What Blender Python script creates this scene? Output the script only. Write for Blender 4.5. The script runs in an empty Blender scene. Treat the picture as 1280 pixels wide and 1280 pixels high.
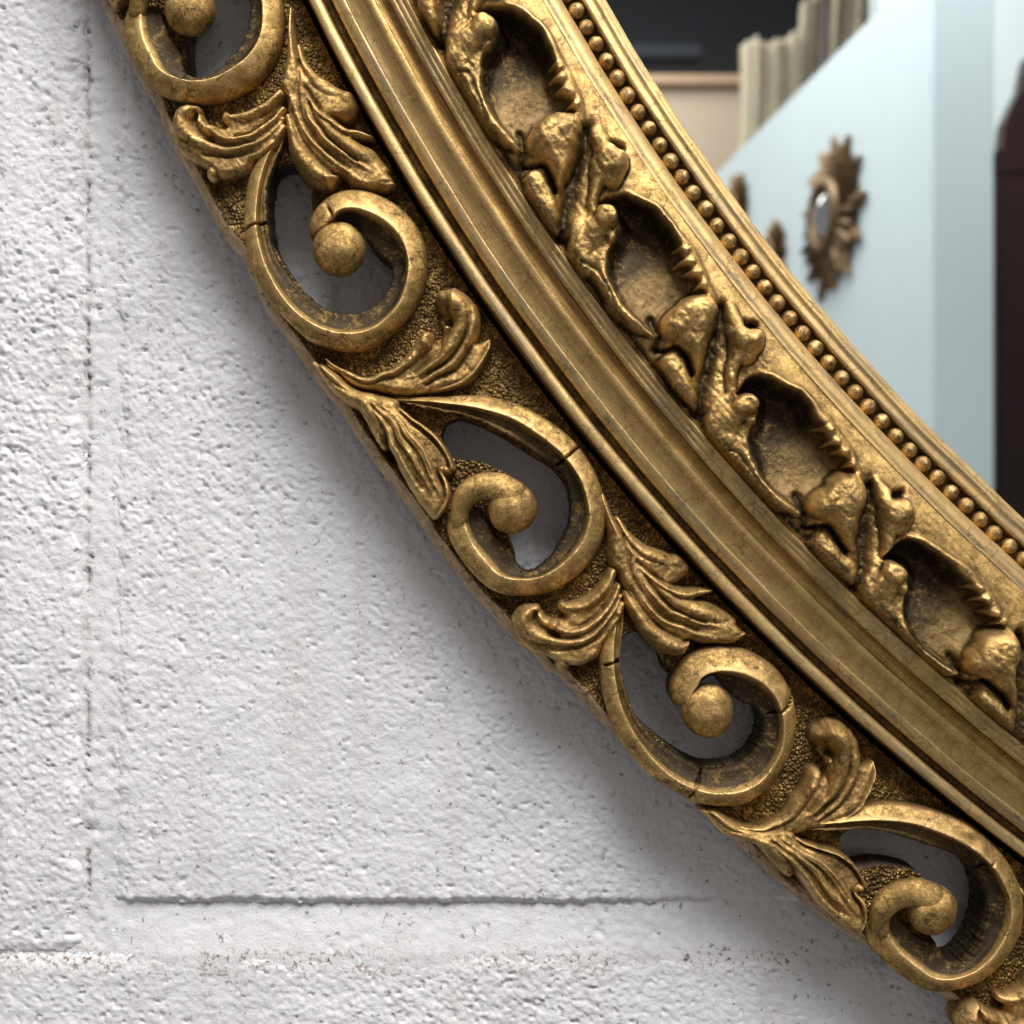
import bpy, math
import numpy as np
from mathutils import Vector, Matrix

# ------------------------------------------------------------------ camera, light, exposure
U = 0.00025                      # one unit of the measuring grid is a quarter of a millimetre
F = 1500.0                       # camera distance to the reference plane of the frame, in grid units
ZR = 90.0                        # height of that reference plane off the wall
sc = bpy.context.scene
COL = sc.collection
sc.render.engine = 'CYCLES'
sc.view_settings.view_transform = 'Standard'
sc.view_settings.look = 'None'
sc.view_settings.exposure = 0.0
sc.view_settings.gamma = 1.0

cam_d = bpy.data.cameras.new("camera")
cam = bpy.data.objects.new("camera", cam_d)
COL.objects.link(cam)
cam.location = (0, -(F + ZR) * U, 0)
cam.rotation_euler = (math.radians(90), 0, 0)
cam_d.sensor_width = 36
cam_d.lens = 36 * F / 1280
cam_d.clip_start = 0.01
cam_d.clip_end = 50
cam_d.dof.use_dof = True
cam_d.dof.focus_distance = (F - 15) * U
cam_d.dof.aperture_fstop = 12.5
sc.camera = cam

world = bpy.data.worlds.new("World")
sc.world = world
world.use_nodes = True
bg = world.node_tree.nodes['Background']
bg.inputs[0].default_value = (1.0, 0.97, 0.96, 1)
bg.inputs[1].default_value = 0.215


def area(name, loc, target, size, energy, color, spread=180):
    d = bpy.data.lights.new(name, 'AREA')
    d.shape = 'RECTANGLE'
    d.size, d.size_y = size
    d.energy = energy
    d.color = color
    d.spread = math.radians(spread)
    o = bpy.data.objects.new(name, d)
    COL.objects.link(o)
    o.location = loc
    v = Vector(target) - Vector(loc)
    o.rotation_euler = v.to_track_quat('-Z', 'Y').to_euler()
    return o


# roof light above the shop floor, a little to the right; an unseen fill added further in to brighten the reflected room
area('roof_light', (0.22, -0.55, 1.15), (0, 0, -0.05), (0.78, 0.66), 15.8, (1.0, 0.955, 0.895))
area('room_fill', (0.32, -1.72, 2.2), (0.34, -2.25, 0), (1.6, 1.6), 108, (0.97, 0.985, 1.0))

area('rear_fill', (-0.1, -4.0, 2.3), (0.2, -5.2, 0), (1.4, 1.0), 36, (1.0, 0.97, 0.93))  # unseen fill, added to brighten the far tan wall in the glass

# ------------------------------------------------------------------ numpy helpers
rng = np.random.RandomState(7)


def vnoise(x, y, seed=0):
    r = np.random.RandomState(seed)
    T = r.rand(256, 256)
    xi = np.floor(x).astype(int); yi = np.floor(y).astype(int)
    fx = x - xi; fy = y - yi
    fx = fx * fx * (3 - 2 * fx); fy = fy * fy * (3 - 2 * fy)
    a = T[xi & 255, yi & 255]; b = T[(xi + 1) & 255, yi & 255]
    c = T[xi & 255, (yi + 1) & 255]; d = T[(xi + 1) & 255, (yi + 1) & 255]
    return (a * (1 - fx) + b * fx) * (1 - fy) + (c * (1 - fx) + d * fx) * fy


def fbm(x, y, seed=0, octv=3, gain=0.5):
    s = 0; a = 1; n = 0
    for i in range(octv):
        s = s + a * vnoise(x * 2 ** i + 17.3 * i, y * 2 ** i + 5.1 * i, seed + i)
        n += a; a *= gain
    return s / n


def cr(P, n=None, step=None):
    """Catmull-Rom through the rows of P (first two columns are position)."""
    P = np.asarray(P, float)
    if len(P) == 2:
        P = np.array([P[0], (P[0] + P[1]) / 2, P[1]])
    d = np.hypot(*(P[1:, :2] - P[:-1, :2]).T)
    tt = np.r_[0, np.cumsum(np.maximum(d, 1e-3))]
    if n is None:
        n = max(4, int(tt[-1] / step) + 2)
    q = np.linspace(0, tt[-1], n)
    return crq(P, tt, q)


def crq(P, tt, q):
    i = np.clip(np.searchsorted(tt, q, side='right') - 1, 0, len(P) - 2)
    m = np.zeros_like(P)
    m[1:-1] = (P[2:] - P[:-2]) / (tt[2:] - tt[:-2])[:, None]
    m[0] = (P[1] - P[0]) / (tt[1] - tt[0]); m[-1] = (P[-1] - P[-2]) / (tt[-1] - tt[-2])
    h = (tt[i + 1] - tt[i])[:, None]
    u = ((q - tt[i])[:, None]) / h
    return ((2 * u**3 - 3 * u**2 + 1) * P[i] + (u**3 - 2 * u**2 + u) * h * m[i]
            + (-2 * u**3 + 3 * u**2) * P[i + 1] + (u**3 - u**2) * h * m[i + 1])


CROPS = {'c1': (100, 0, 3.2), 'c2': (300, 200, 3.2), 'c3': (420, 450, 3.2), 'c4': (620, 680, 3.2), 'c5': (880, 880, 3.2),
         'c6': (650, 200, 3.2), 'd2': (190, 100, 6.4), 'd3': (300, 40, 6.4), 'd4': (290, 250, 6.4), 'd5': (450, 330, 6.4),
         'd6': (420, 470, 6.4), 'd7': (620, 620, 6.4), 'd8': (740, 660, 5.818), 'e1': (540, 0, 6.4), 'e2': (640, 130, 6.4),
         'px': (0, 0, 1.0)}


def px(tag, pts):
    x0, y0, k = CROPS[tag]
    p = np.asarray(pts, float).reshape(-1, 2)
    return p / k + np.array([x0, y0])


def unp(p, z):
    """point seen at p, standing z above the wall -> its place on the measuring grid (x right, y down)"""
    return (np.asarray(p, float) - 640) * ((F + ZR - z) / F) + 640


# ------------------------------------------------------------------ the curve of the oval frame (foot of the first fillet)
TH = math.radians(44)
Dv = np.array([math.cos(TH), math.sin(TH)]); Nv = np.array([math.sin(TH), -math.cos(TH)])
gap = np.array([(386, 0), (440.6, 106), (500, 203), (540.6, 275), (612.5, 384), (659, 447), (700, 500), (720, 534), (773, 594),
                (820, 650), (851, 680), (914, 746), (1020, 849), (1052, 880), (1111, 939), (1217, 1030), (1280, 1067)], float) - 640
cf = np.polyfit(gap @ Dv, gap @ Nv, 3)
_a = np.arange(-1500, 1501, 1.0)
_b = np.polyval(cf, _a)
G = np.c_[_a, _b] @ np.array([Dv, Nv]) + 640
_db = np.polyval(np.polyder(cf), _a)
Tn = (Dv[None] + _db[:, None] * Nv[None]); Tn /= np.hypot(*Tn.T)[:, None]
Nn = np.c_[Tn[:, 1], -Tn[:, 0]]
Sg = np.r_[0, np.cumsum(np.hypot(*(G[1:] - G[:-1]).T))]
Sg -= Sg[1500]


def ST(q):
    q = np.asarray(q, float).reshape(-1, 2)
    out = []
    for p in q:
        d = p - G
        i = int(np.argmin((d**2).sum(1)))
        out.append((Sg[i] + d[i] @ Tn[i], d[i] @ Nn[i]))
    return np.array(out)


def XY(s, t):
    gx = np.interp(s, Sg, G[:, 0]); gy = np.interp(s, Sg, G[:, 1])
    nx = np.interp(s, Sg, Nn[:, 0]); ny = np.interp(s, Sg, Nn[:, 1])
    return gx + t * nx, gy + t * ny


def tr(tag, pts, z=92):
    """traced points -> frame coordinates (s along the frame, t across it)"""
    return ST(unp(px(tag, pts), z))


def W(x, y, z):
    return np.stack([(x - 640) * U, -z * U, -(y - 640) * U], -1)


def STW(s, t, z):
    x, y = XY(s, t)
    return W(x, y, z)


# ------------------------------------------------------------------ mesh helpers
def mesh(name, V, Fc, mat=None, parent=None, smooth=True, uv=None, normals=None, attr=None):
    me = bpy.data.meshes.new(name)
    V = np.asarray(V, float).reshape(-1, 3)
    Fc = np.asarray(Fc, int)
    k = Fc.shape[1]
    me.vertices.add(len(V)); me.vertices.foreach_set('co', V.ravel())
    me.loops.add(Fc.size); me.loops.foreach_set('vertex_index', Fc.ravel())
    me.polygons.add(len(Fc)); me.polygons.foreach_set('loop_start', np.arange(0, Fc.size, k))
    me.update(calc_edges=True)
    if smooth:
        me.polygons.foreach_set('use_smooth', np.ones(len(Fc), bool))
    if uv is not None:
        l = me.uv_layers.new(name='UVMap')
        l.data.foreach_set('uv', np.asarray(uv, float)[Fc.ravel()].ravel())
    if attr:
        for an, av in attr.items():
            a = me.attributes.new(an, 'FLOAT', 'POINT'); a.data.foreach_set('value', np.asarray(av, float))
    if normals is not None:
        me.normals_split_custom_set_from_vertices([tuple(n) for n in normals])
    if mat:
        me.materials.append(mat)
    o = bpy.data.objects.new(name, me)
    COL.objects.link(o)
    if parent:
        o.parent = parent
    return o


def gridfaces(nu, nv, flip=False):
    i = np.arange(nu - 1)[:, None] * nv + np.arange(nv - 1)[None]
    i = i.ravel()
    f = np.c_[i, i + 1, i + nv + 1, i + nv]
    return f[:, ::-1] if flip else f


def compact(V, Fc, *arrs):
    used = np.zeros(len(V), bool); used[Fc.ravel()] = True
    m = np.cumsum(used) - 1
    return (V[used], m[Fc]) + tuple(a[used] for a in arrs)


def bound_edges(Fc):
    """directed boundary edges of a quad soup"""
    e = np.concatenate([Fc[:, [0, 1]], Fc[:, [1, 2]], Fc[:, [2, 3]], Fc[:, [3, 0]]])
    n = int(Fc.max()) + 1
    key = e[:, 0] * n + e[:, 1]; rev = e[:, 1] * n + e[:, 0]
    return e[~np.isin(key, rev)]


def tag(o, label=None, cat=None, group=None, kind=None):
    for k, v in (('label', label), ('category', cat), ('group', group), ('kind', kind)):
        if v:
            o[k] = v
    return o


def empty(name, loc=(0, 0, 0)):
    o = bpy.data.objects.new(name, None)
    o.empty_display_size = 0.02
    COL.objects.link(o); o.location = loc
    return o


# ------------------------------------------------------------------ materials
def nodes(name):
    m = bpy.data.materials.new(name); m.use_nodes = True
    nt = m.node_tree
    return m, nt, nt.nodes['Principled BSDF']


def N(nt, typ, **kw):
    n = nt.nodes.new(typ)
    for k, v in kw.items():
        if k in n.inputs.keys() if isinstance(k, str) else False:
            n.inputs[k].default_value = v
        else:
            setattr(n, k, v)
    return n


def pxcoord(nt, scale=(1, 1, 1), uv=False):
    tc = nt.nodes.new('ShaderNodeTexCoord')
    mp = nt.nodes.new('ShaderNodeMapping')
    k = 1.0 if uv else 1 / U
    mp.inputs['Scale'].default_value = (scale[0] * k, scale[1] * k, scale[2] * k)
    nt.links.new(tc.outputs['UV' if uv else 'Object'], mp.inputs['Vector'])
    return mp.outputs[0]


def noise(nt, vec, scale, detail=3, rough=0.55, dist=0):
    n = nt.nodes.new('ShaderNodeTexNoise')
    n.inputs['Scale'].default_value = scale; n.inputs['Detail'].default_value = detail
    n.inputs['Roughness'].default_value = rough; n.inputs['Distortion'].default_value = dist
    nt.links.new(vec, n.inputs['Vector'])
    return n.outputs['Fac']


def ramp(nt, fac, stops, interp='LINEAR'):
    r = nt.nodes.new('ShaderNodeValToRGB'); r.color_ramp.interpolation = interp
    while len(r.color_ramp.elements) < len(stops):
        r.color_ramp.elements.new(0.5)
    for e, (p, c) in zip(r.color_ramp.elements, stops):
        e.position = p
        e.color = (c, c, c, 1) if isinstance(c, (int, float)) else tuple(c) + (1,)
    nt.links.new(fac, r.inputs[0])
    return r.outputs[0]


def mix(nt, fac, a, b, typ='MIX'):
    m = nt.nodes.new('ShaderNodeMix'); m.data_type = 'RGBA'; m.blend_type = typ
    for sock, v in ((m.inputs[0], fac), (m.inputs[6], a), (m.inputs[7], b)):
        if hasattr(v, 'links') or hasattr(v, 'is_linked'):
            nt.links.new(v, sock)
        elif isinstance(v, (int, float)):
            sock.default_value = v
        else:
            sock.default_value = tuple(v) + (1,)
    return m.outputs[2]


def math_(nt, op, a, b=0.0, clamp=False):
    m = nt.nodes.new('ShaderNodeMath'); m.operation = op; m.use_clamp = clamp
    for i, v in enumerate((a, b)):
        if isinstance(v, (int, float)):
            m.inputs[i].default_value = v
        else:
            nt.links.new(v, m.inputs[i])
    return m.outputs[0]


def bump(nt, h, strength, dist, prev=None):
    b = nt.nodes.new('ShaderNodeBump')
    b.inputs['Strength'].default_value = strength; b.inputs['Distance'].default_value = dist
    nt.links.new(h, b.inputs['Height'])
    if prev is not None:
        nt.links.new(prev, b.inputs['Normal'])
    return b.outputs[0]


def gold(name, bright=(0.84, 0.545, 0.200), dull=(0.34, 0.212, 0.074), dark=(0.050, 0.036, 0.020), dullness=0.5, grime=0.35,
         rough=(0.36, 0.58), streak=False, stipple=False, cracks=0.0, patina_shade=False, speck=0.5, metal=0.93, greyed=0.0):
    m, nt, b = nodes(name)
    P = pxcoord(nt)
    n1 = noise(nt, P, 0.045, 6, 0.72, 0.5)
    n2 = noise(nt, P, 0.22, 6, 0.75)
    n3 = noise(nt, P, 0.5, 4, 0.7)
    s = math_(nt, 'ADD', math_(nt, 'MULTIPLY', n1, 0.55), math_(nt, 'MULTIPLY', n2, 0.45))
    f = ramp(nt, s, [(0.5 - 0.09 + (0.5 - dullness) * 0.22, 0.0), (0.5 + 0.07 + (0.5 - dullness) * 0.22, 1.0)])
    cu = ramp(nt, noise(nt, P, 0.020, 4, 0.6), [(0.48, 0.0), (0.62, 0.6)])
    copper = (bright[0] * 0.92, bright[1] * 0.88, bright[2] * 1.1)
    c = mix(nt, f, mix(nt, cu, bright, copper), dull)
    # a dull brown glaze in large uneven patches
    gl = ramp(nt, noise(nt, P, 0.028, 6, 0.7, 0.6), [(0.46, 0.0), (0.60, 0.62)])
    c = mix(nt, math_(nt, 'MULTIPLY', gl, min(1.0, dullness * 1.5)), c, (dull[0] * 0.62, dull[1] * 0.63, dull[2] * 0.66))
    if streak:
        Q = pxcoord(nt, (0.012, 1, 1), uv=True)
        st = noise(nt, Q, 0.55, 4, 0.6)
        Q2 = pxcoord(nt, (0.05, 1, 1), uv=True)
        st2 = noise(nt, Q2, 0.16, 3, 0.6)
        sf = ramp(nt, st, [(0.40, 0.0), (0.62, 1.0)])
        c = mix(nt, math_(nt, 'MULTIPLY', sf, 0.55), c, dull)
        # red-brown bole showing through where the leaf has rubbed thin
        bf = ramp(nt, st2, [(0.50, 0.0), (0.68, 0.75)])
        c = mix(nt, bf, c, (0.62, 0.37, 0.17))
    if greyed:
        gq = noise(nt, pxcoord(nt, (0.10, 1, 1), uv=True), 0.09, 5, 0.65, 0.5)
        c = mix(nt, math_(nt, 'MULTIPLY', ramp(nt, gq, [(0.54, 0.0), (0.57, 1.0)]), greyed), c, (0.36, 0.29, 0.19))
    # fine dark specks
    sp = ramp(nt, n3, [(0.34, 1.0), (0.42, 0.0)])
    c = mix(nt, math_(nt, 'MULTIPLY', sp, speck), c, dark)
    # wax and dirt patches
    g = noise(nt, P, 0.07, 6, 0.72, 0.8)
    gf = ramp(nt, g, [(0.57, 0.0), (0.66, 1.0)])
    c = mix(nt, math_(nt, 'MULTIPLY', gf, grime), c, dark)
    if patina_shade:
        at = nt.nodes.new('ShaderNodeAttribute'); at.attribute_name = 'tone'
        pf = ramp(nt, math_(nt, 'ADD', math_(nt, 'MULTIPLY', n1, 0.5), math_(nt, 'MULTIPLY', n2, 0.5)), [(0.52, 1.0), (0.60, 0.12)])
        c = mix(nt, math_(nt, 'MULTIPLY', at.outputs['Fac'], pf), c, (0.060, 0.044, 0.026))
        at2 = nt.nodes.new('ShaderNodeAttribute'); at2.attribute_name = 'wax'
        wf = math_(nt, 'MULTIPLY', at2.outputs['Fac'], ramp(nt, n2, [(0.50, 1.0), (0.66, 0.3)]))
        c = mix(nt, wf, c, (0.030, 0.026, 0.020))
    rubf = None
    if patina_shade:
        at3 = nt.nodes.new('ShaderNodeAttribute'); at3.attribute_name = 'rub'
        rubf = math_(nt, 'MULTIPLY', at3.outputs['Fac'], ramp(nt, n2, [(0.40, 0.15), (0.56, 1.0)]))
        c = mix(nt, rubf, c, (min(1, bright[0] * 1.08), bright[1] * 1.14, bright[2] * 1.35))
    # hairline craquelure
    if cracks:
        vo = nt.nodes.new('ShaderNodeTexVoronoi'); vo.feature = 'DISTANCE_TO_EDGE'
        vo.inputs['Scale'].default_value = 0.038
        wv = nt.nodes.new('ShaderNodeVectorMath'); wv.operation = 'MULTIPLY_ADD'
        nn = nt.nodes.new('ShaderNodeTexNoise'); nn.inputs['Scale'].default_value = 0.10
        nt.links.new(P, nn.inputs['Vector'])
        nt.links.new(nn.outputs['Color'], wv.inputs[0]); wv.inputs[1].default_value = (14, 14, 14); nt.links.new(P, wv.inputs[2])
        nt.links.new(wv.outputs[0], vo.inputs['Vector'])
        ck = ramp(nt, vo.outputs['Distance'], [(0.0, 1.0), (0.036, 0.0)])
        ckm = math_(nt, 'MULTIPLY', ck, ramp(nt, noise(nt, P, 0.025, 2), [(0.47, 0.0), (0.54, 1.0)]))
        c = mix(nt, math_(nt, 'MULTIPLY', ckm, cracks), c, dark)
    nt.links.new(c, b.inputs['Base Color'])
    rr = math_(nt, 'ADD', math_(nt, 'MULTIPLY', f, rough[1] - rough[0]), rough[0])
    rr = math_(nt, 'ADD', rr, math_(nt, 'MULTIPLY', gf, 0.15))
    rr = math_(nt, 'ADD', rr, math_(nt, 'MULTIPLY', n3, 0.12))
    if rubf is not None:
        rr = math_(nt, 'SUBTRACT', rr, math_(nt, 'MULTIPLY', rubf, 0.16))
    nt.links.new(rr, b.inputs['Roughness'])
    b.inputs['Metallic'].default_value = metal
    nb = bump(nt, noise(nt, P, 0.10, 6, 0.7), 0.25 if streak else 0.5, 1.5 * U)
    nb = bump(nt, noise(nt, P, 0.55, 4, 0.75), 0.30 if streak else 0.95, 0.9 * U, nb)
    if streak:
        nb = bump(nt, st, 0.4, 0.8 * U, nb)
    if stipple:
        vo = nt.nodes.new('ShaderNodeTexVoronoi'); vo.feature = 'F1'
        vo.inputs['Scale'].default_value = 0.22
        nt.links.new(P, vo.inputs['Vector'])
        hh = ramp(nt, vo.outputs['Distance'], [(0.0, 1.0), (0.75, 0.0)])
        nb = bump(nt, hh, 1.0, 5.0 * U, nb)
        # the tops of the punched grains are rubbed bright
    nt.links.new(nb, b.inputs['Normal'])
    return m


M_SCROLL = gold('aged_gilding', dullness=0.58, grime=0.5, cracks=0.8, patina_shade=True)
M_LEAF = gold('carved_gilding', dullness=0.58, grime=0.6, cracks=0.8, patina_shade=True)
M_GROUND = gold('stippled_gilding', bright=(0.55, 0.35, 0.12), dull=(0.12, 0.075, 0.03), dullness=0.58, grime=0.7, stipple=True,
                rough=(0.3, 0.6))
M_EDGE = gold('worn_side_gilding', bright=(0.66, 0.46, 0.27), dull=(0.42, 0.28, 0.15), dullness=0.45, grime=0.6, rough=(0.55, 0.7), cracks=0.9, metal=0.25)
M_MOULD = gold('burnished_gilding', bright=(0.84, 0.57, 0.225), dull=(0.50, 0.335, 0.125), dullness=0.42, grime=0.22, streak=True,
               rough=(0.34, 0.44), cracks=0.4, speck=0.25)
M_PALE = gold('matt_gilding', bright=(0.90, 0.65, 0.29), dull=(0.60, 0.42, 0.18), dullness=0.4, grime=0.18, streak=True, greyed=0.6, cracks=0.5,
              rough=(0.44, 0.55), speck=0.2)
M_BAND = gold('waxed_gilding', dullness=0.45, grime=0.5, patina_shade=True, cracks=0.7, rough=(0.3, 0.5))
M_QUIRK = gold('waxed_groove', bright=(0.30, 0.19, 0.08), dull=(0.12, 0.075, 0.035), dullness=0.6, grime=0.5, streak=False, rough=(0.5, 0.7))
M_SCOTIA = gold('brown_gilding', bright=(0.62, 0.38, 0.12), dull=(0.36, 0.21, 0.065), dullness=0.5, grime=0.2, streak=True, rough=(0.3, 0.42), speck=0.3)
M_BEAD = gold('bead_gilding', bright=(0.90, 0.62, 0.26), dull=(0.34, 0.21, 0.075), dullness=0.55, grime=1.0, rough=(0.24, 0.42), speck=0.95)


def plain(name, color, rough=0.6, metallic=0.0, var=0.15, scale=0.02, bumpd=0.0):
    m, nt, b = nodes(name)
    P = pxcoord(nt)
    n = noise(nt, P, scale, 5, 0.6)
    c = mix(nt, n, tuple(x * (1 - var) for x in color), tuple(min(1, x * (1 + var)) for x in color))
    nt.links.new(c, b.inputs['Base Color'])
    b.inputs['Roughness'].default_value = rough
    b.inputs['Metallic'].default_value = metallic
    if bumpd:
        nt.links.new(bump(nt, noise(nt, P, scale * 6, 4), 0.6, bumpd * U), b.inputs['Normal'])
    return m


M_HOLEWOOD = plain('bare_brown_wood', (0.055, 0.032, 0.018), 0.8, 0, 0.4, 0.08, 3)
M_WOOD = plain('dark_back_wood', (0.02, 0.013, 0.008), 0.75, 0, 0.4, 0.08, 3)

# mirror glass
M_GLASS, nt, b = nodes('mirror_silvering')
b.inputs['Base Color'].default_value = (0.90, 0.935, 0.93, 1)
b.inputs['Metallic'].default_value = 1.0
P = pxcoord(nt)
dst = ramp(nt, noise(nt, P, 0.55, 2, 0.5), [(0.76, 0.0), (0.82, 1.0)])
nt.links.new(math_(nt, 'ADD', math_(nt, 'MULTIPLY', dst, 0.05), 0.012), b.inputs['Roughness'])


# painted blockwork
def wallmat():
    m, nt, b = nodes('white_masonry_paint')
    P = pxcoord(nt)
    base = mix(nt, noise(nt, P, 0.006, 4, 0.6), (0.70, 0.685, 0.705), (0.775, 0.762, 0.77))
    base = mix(nt, math_(nt, 'MULTIPLY', ramp(nt, noise(nt, P, 0.03, 5, 0.7), [(0.52, 0.0), (0.7, 1.0)]), 0.35), base, (0.62, 0.60, 0.62))
    drip = ramp(nt, noise(nt, pxcoord(nt, (1, 1, 0.07)), 0.03, 4, 0.6), [(0.50, 0.0), (0.66, 1.0)])
    base = mix(nt, math_(nt, 'MULTIPLY', drip, 0.30), base, (0.60, 0.575, 0.56))
    # unpainted pits
    at = nt.nodes.new('ShaderNodeAttribute'); at.attribute_name = 'pit'
    pt = ramp(nt, noise(nt, P, 0.085, 4, 0.7), [(0.33, 1.0), (0.37, 0.0)])
    base = mix(nt, math_(nt, 'MULTIPLY', pt, 0.75), base, (0.13, 0.12, 0.13))
    rust = math_(nt, 'MULTIPLY', at.outputs['Fac'], ramp(nt, noise(nt, P, 0.13, 4, 0.7), [(0.55, 0.0), (0.61, 1.0)]))
    base = mix(nt, rust, base, (0.24, 0.15, 0.10))
    at2 = nt.nodes.new('ShaderNodeAttribute'); at2.attribute_name = 'crack'
    base = mix(nt, at2.outputs['Fac'], base, (0.16, 0.13, 0.13))
    nt.links.new(base, b.inputs['Base Color'])
    b.inputs['Roughness'].default_value = 0.62
    nb = bump(nt, noise(nt, P, 0.24, 4, 0.65, 0.2), 0.7, 1.5 * U)
    nb = bump(nt, noise(nt, P, 0.42, 3, 0.6), 0.6, 0.9 * U, nb)
    nt.links.new(nb, b.inputs['Normal'])
    return m


M_WALL = wallmat()

# ------------------------------------------------------------------ the block wall
ZW = -25.0            # the wall stands this far behind the back of the grid
KW = (F + ZR) / F     # grid position of a wall point seen at p: (p-640)*KW+640


def wallfield(x, y, amp):
    g = fbm(x / 5.2, y / 4.6, 3, 2, 0.7)
    patch_ = 0.45 + 1.1 * vnoise(x / 120 + 3, y / 120, 51)
    h = (g - 0.5) * 2.9 * amp * patch_
    h += (fbm(x / 12, y / 10, 7, 2, 0.6) - 0.5) * 1.6 * amp
    h += (fbm(x / 60 + 9, y / 60, 11, 2) - 0.5) * 3.0 * amp
    h += (fbm(x / 170, y / 170, 21, 2) - 0.5) * 7.0
    h -= 2.6 * np.clip(0.27 - fbm(x / 6.5 + 50, y / 6.5, 23, 2), 0, 1) / 0.1 * amp * patch_
    return h


XJ = unp((108, 0), ZW)[0]                 # perpend joint
YJ = unp((0, 1130), ZW)[1]; YK = unp((0, 1192), ZW)[1]   # bed joint: foot of the upper blocks, head of the lower ones
YJL = unp((0, 1165), ZW)[1]


def sheet(name, x0, x1, y0, y1, step, zf, parent, cover=None):
    nx = int((x1 - x0) / step) + 1; ny = int((y1 - y0) / step) + 1
    X, Y = np.meshgrid(np.linspace(x0, x1, nx), np.linspace(y0, y1, ny), indexing='ij')
    Z, at = zf(X, Y)
    V = W(X.ravel(), Y.ravel(), Z.ravel() + ZW)
    Fc = gridfaces(nx, ny, flip=False)
    if cover is not None:
        cxy = np.stack([X.ravel(), Y.ravel()], -1)
        keep = cover(cxy)
        Fc = Fc[keep[Fc].any(1)]
    a = {k: v.ravel() for k, v in at.items()}
    ks = list(a)
    r = compact(V, Fc, *[a[k] for k in ks])
    return mesh(name, r[0], r[1], M_WALL, parent, attr={k: r[2 + i] for i, k in enumerate(ks)})


def cover(xy):
    d = (xy - 640) @ Nv - np.polyval(cf, (xy - 640) @ Dv)
    return d < 90


def rust(X, Y):
    return (np.exp(-((Y - YK - 10) / 16) ** 2) * (0.35 + 0.65 * (vnoise(X / 90, Y / 400, 5) > 0.52))
            + 0.35 * np.exp(-((Y - YJ - 3) / 4) ** 2) + 0.4 * np.exp(-((X - XJ) / 9) ** 2) * (Y < YJ))


def blockz(xl, xr, yt, yb, seed, amp=1.0, r=9.0):
    def zf(X, Y):
        wob = (fbm(X / 23, Y / 23, seed, 4, 0.6) - 0.5) * 34
        d = np.minimum.reduce([X - xl + 0 * X, xr - X, Y - yt, yb - Y]) + wob * 0.6
        e = np.clip(1 - d / r, 0, 1)
        dv_ = np.minimum(X - xl, xr - X) + wob * 0.8
        ev = np.clip(1 - dv_ / 26, 0, 1); dh = np.minimum(Y - yt, yb - Y) + wob * 0.30 + (fbm(X / 7, Y / 7, 61, 2) - 0.5) * 6
        eh = np.clip(1 - dh / {2: 22, 3: 10}.get(seed, 24), 0, 1)
        Z = wallfield(X + seed * 31, Y, amp) - 9 * ev ** 1.6 - {2: 8.0, 3: 9}.get(seed, 5) * eh ** 1.7
        return Z, {'pit': np.clip(rust(X, Y), 0, 1), 'crack': np.zeros_like(X)}
    return zf


def mortz(X, Y):
    Z = wallfield(X + 77, Y, 1.25) - 4.5
    Z += np.where(np.abs(X - XJ - 24) < 60, -0.5 * np.ones_like(X), 0)
    # weathered bed joint: deepest under the upper block, coming forward downwards
    u = np.clip((Y - YJ) / (YK - YJ), 0, 1)
    bed = (Y > YJ - 12) & (Y < YK + 30)
    Zb = -9 * (1 - u) ** 0.9 - 0.8 + wallfield(X + 77, Y, 0.6)
    right = 1 / (1 + np.exp(-(X - (XJ + 55)) / 18))
    fade = 1 - 0.40 / (1 + np.exp(-(X - 720) / 60))
    Z = np.where(bed, Zb * right * fade + Z * (1 - right * fade), Z)
    # hairline at the perpend
    wob = (fbm(X / 9, Y / 9, 40, 3, 0.65) - 0.5) * 13
    ck = np.exp(-((X - XJ - wob) / 1.5) ** 2) * (Y < YJ - 10) * np.clip((fbm(X / 300, Y / 34, 8, 3) - 0.34) * 6, 0, 1)
    Z = Z - 7 * ck
    return Z, {'pit': np.clip(rust(X, Y), 0, 1), 'crack': np.clip(ck * 0.8, 0, 1)}


wall_root = sheet('wall', -80, 1420, -80, 1420, 4.0, lambda X, Y: (mortz(X, Y)[0] - 0.0, mortz(X, Y)[1]), None, cover)
tag(wall_root, kind='structure')
for args in (
        (-90, XJ - 3, -90, YJL, 2, 1.15), (XJ + 36, 1430, -90, YJ, 3, 0.95), (-90, XJ + 330, YK + 2, 1430, 4, 1.0),
        (XJ + 350, 1430, YK + 2, 1430, 5, 0.9)):
    pass
# each block's face stands proud of the mortar sheet
blocks = [(-70, XJ - 2, -70, YK + 4, 2, 1.2), (XJ + 34, 1400, -70, YJ, 3, 0.95), (-70, 1400, YK, 1400, 4, 1.0)]
for (xl, xr, yt, yb, sd, am) in blocks:
    o = sheet('block', xl, xr, yt, yb, 2.4, blockz(xl, xr, yt, yb, sd, am, 12.0), wall_root, cover)

# ------------------------------------------------------------------ the mirror
MR = empty('gilt_mirror', (0, 0, 0))
tag(MR, 'old gilt oval mirror with a carved pierced scrollwork frame, hanging on the white block wall', 'mirror')

S0, S1 = -1120.0, 1080.0
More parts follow.
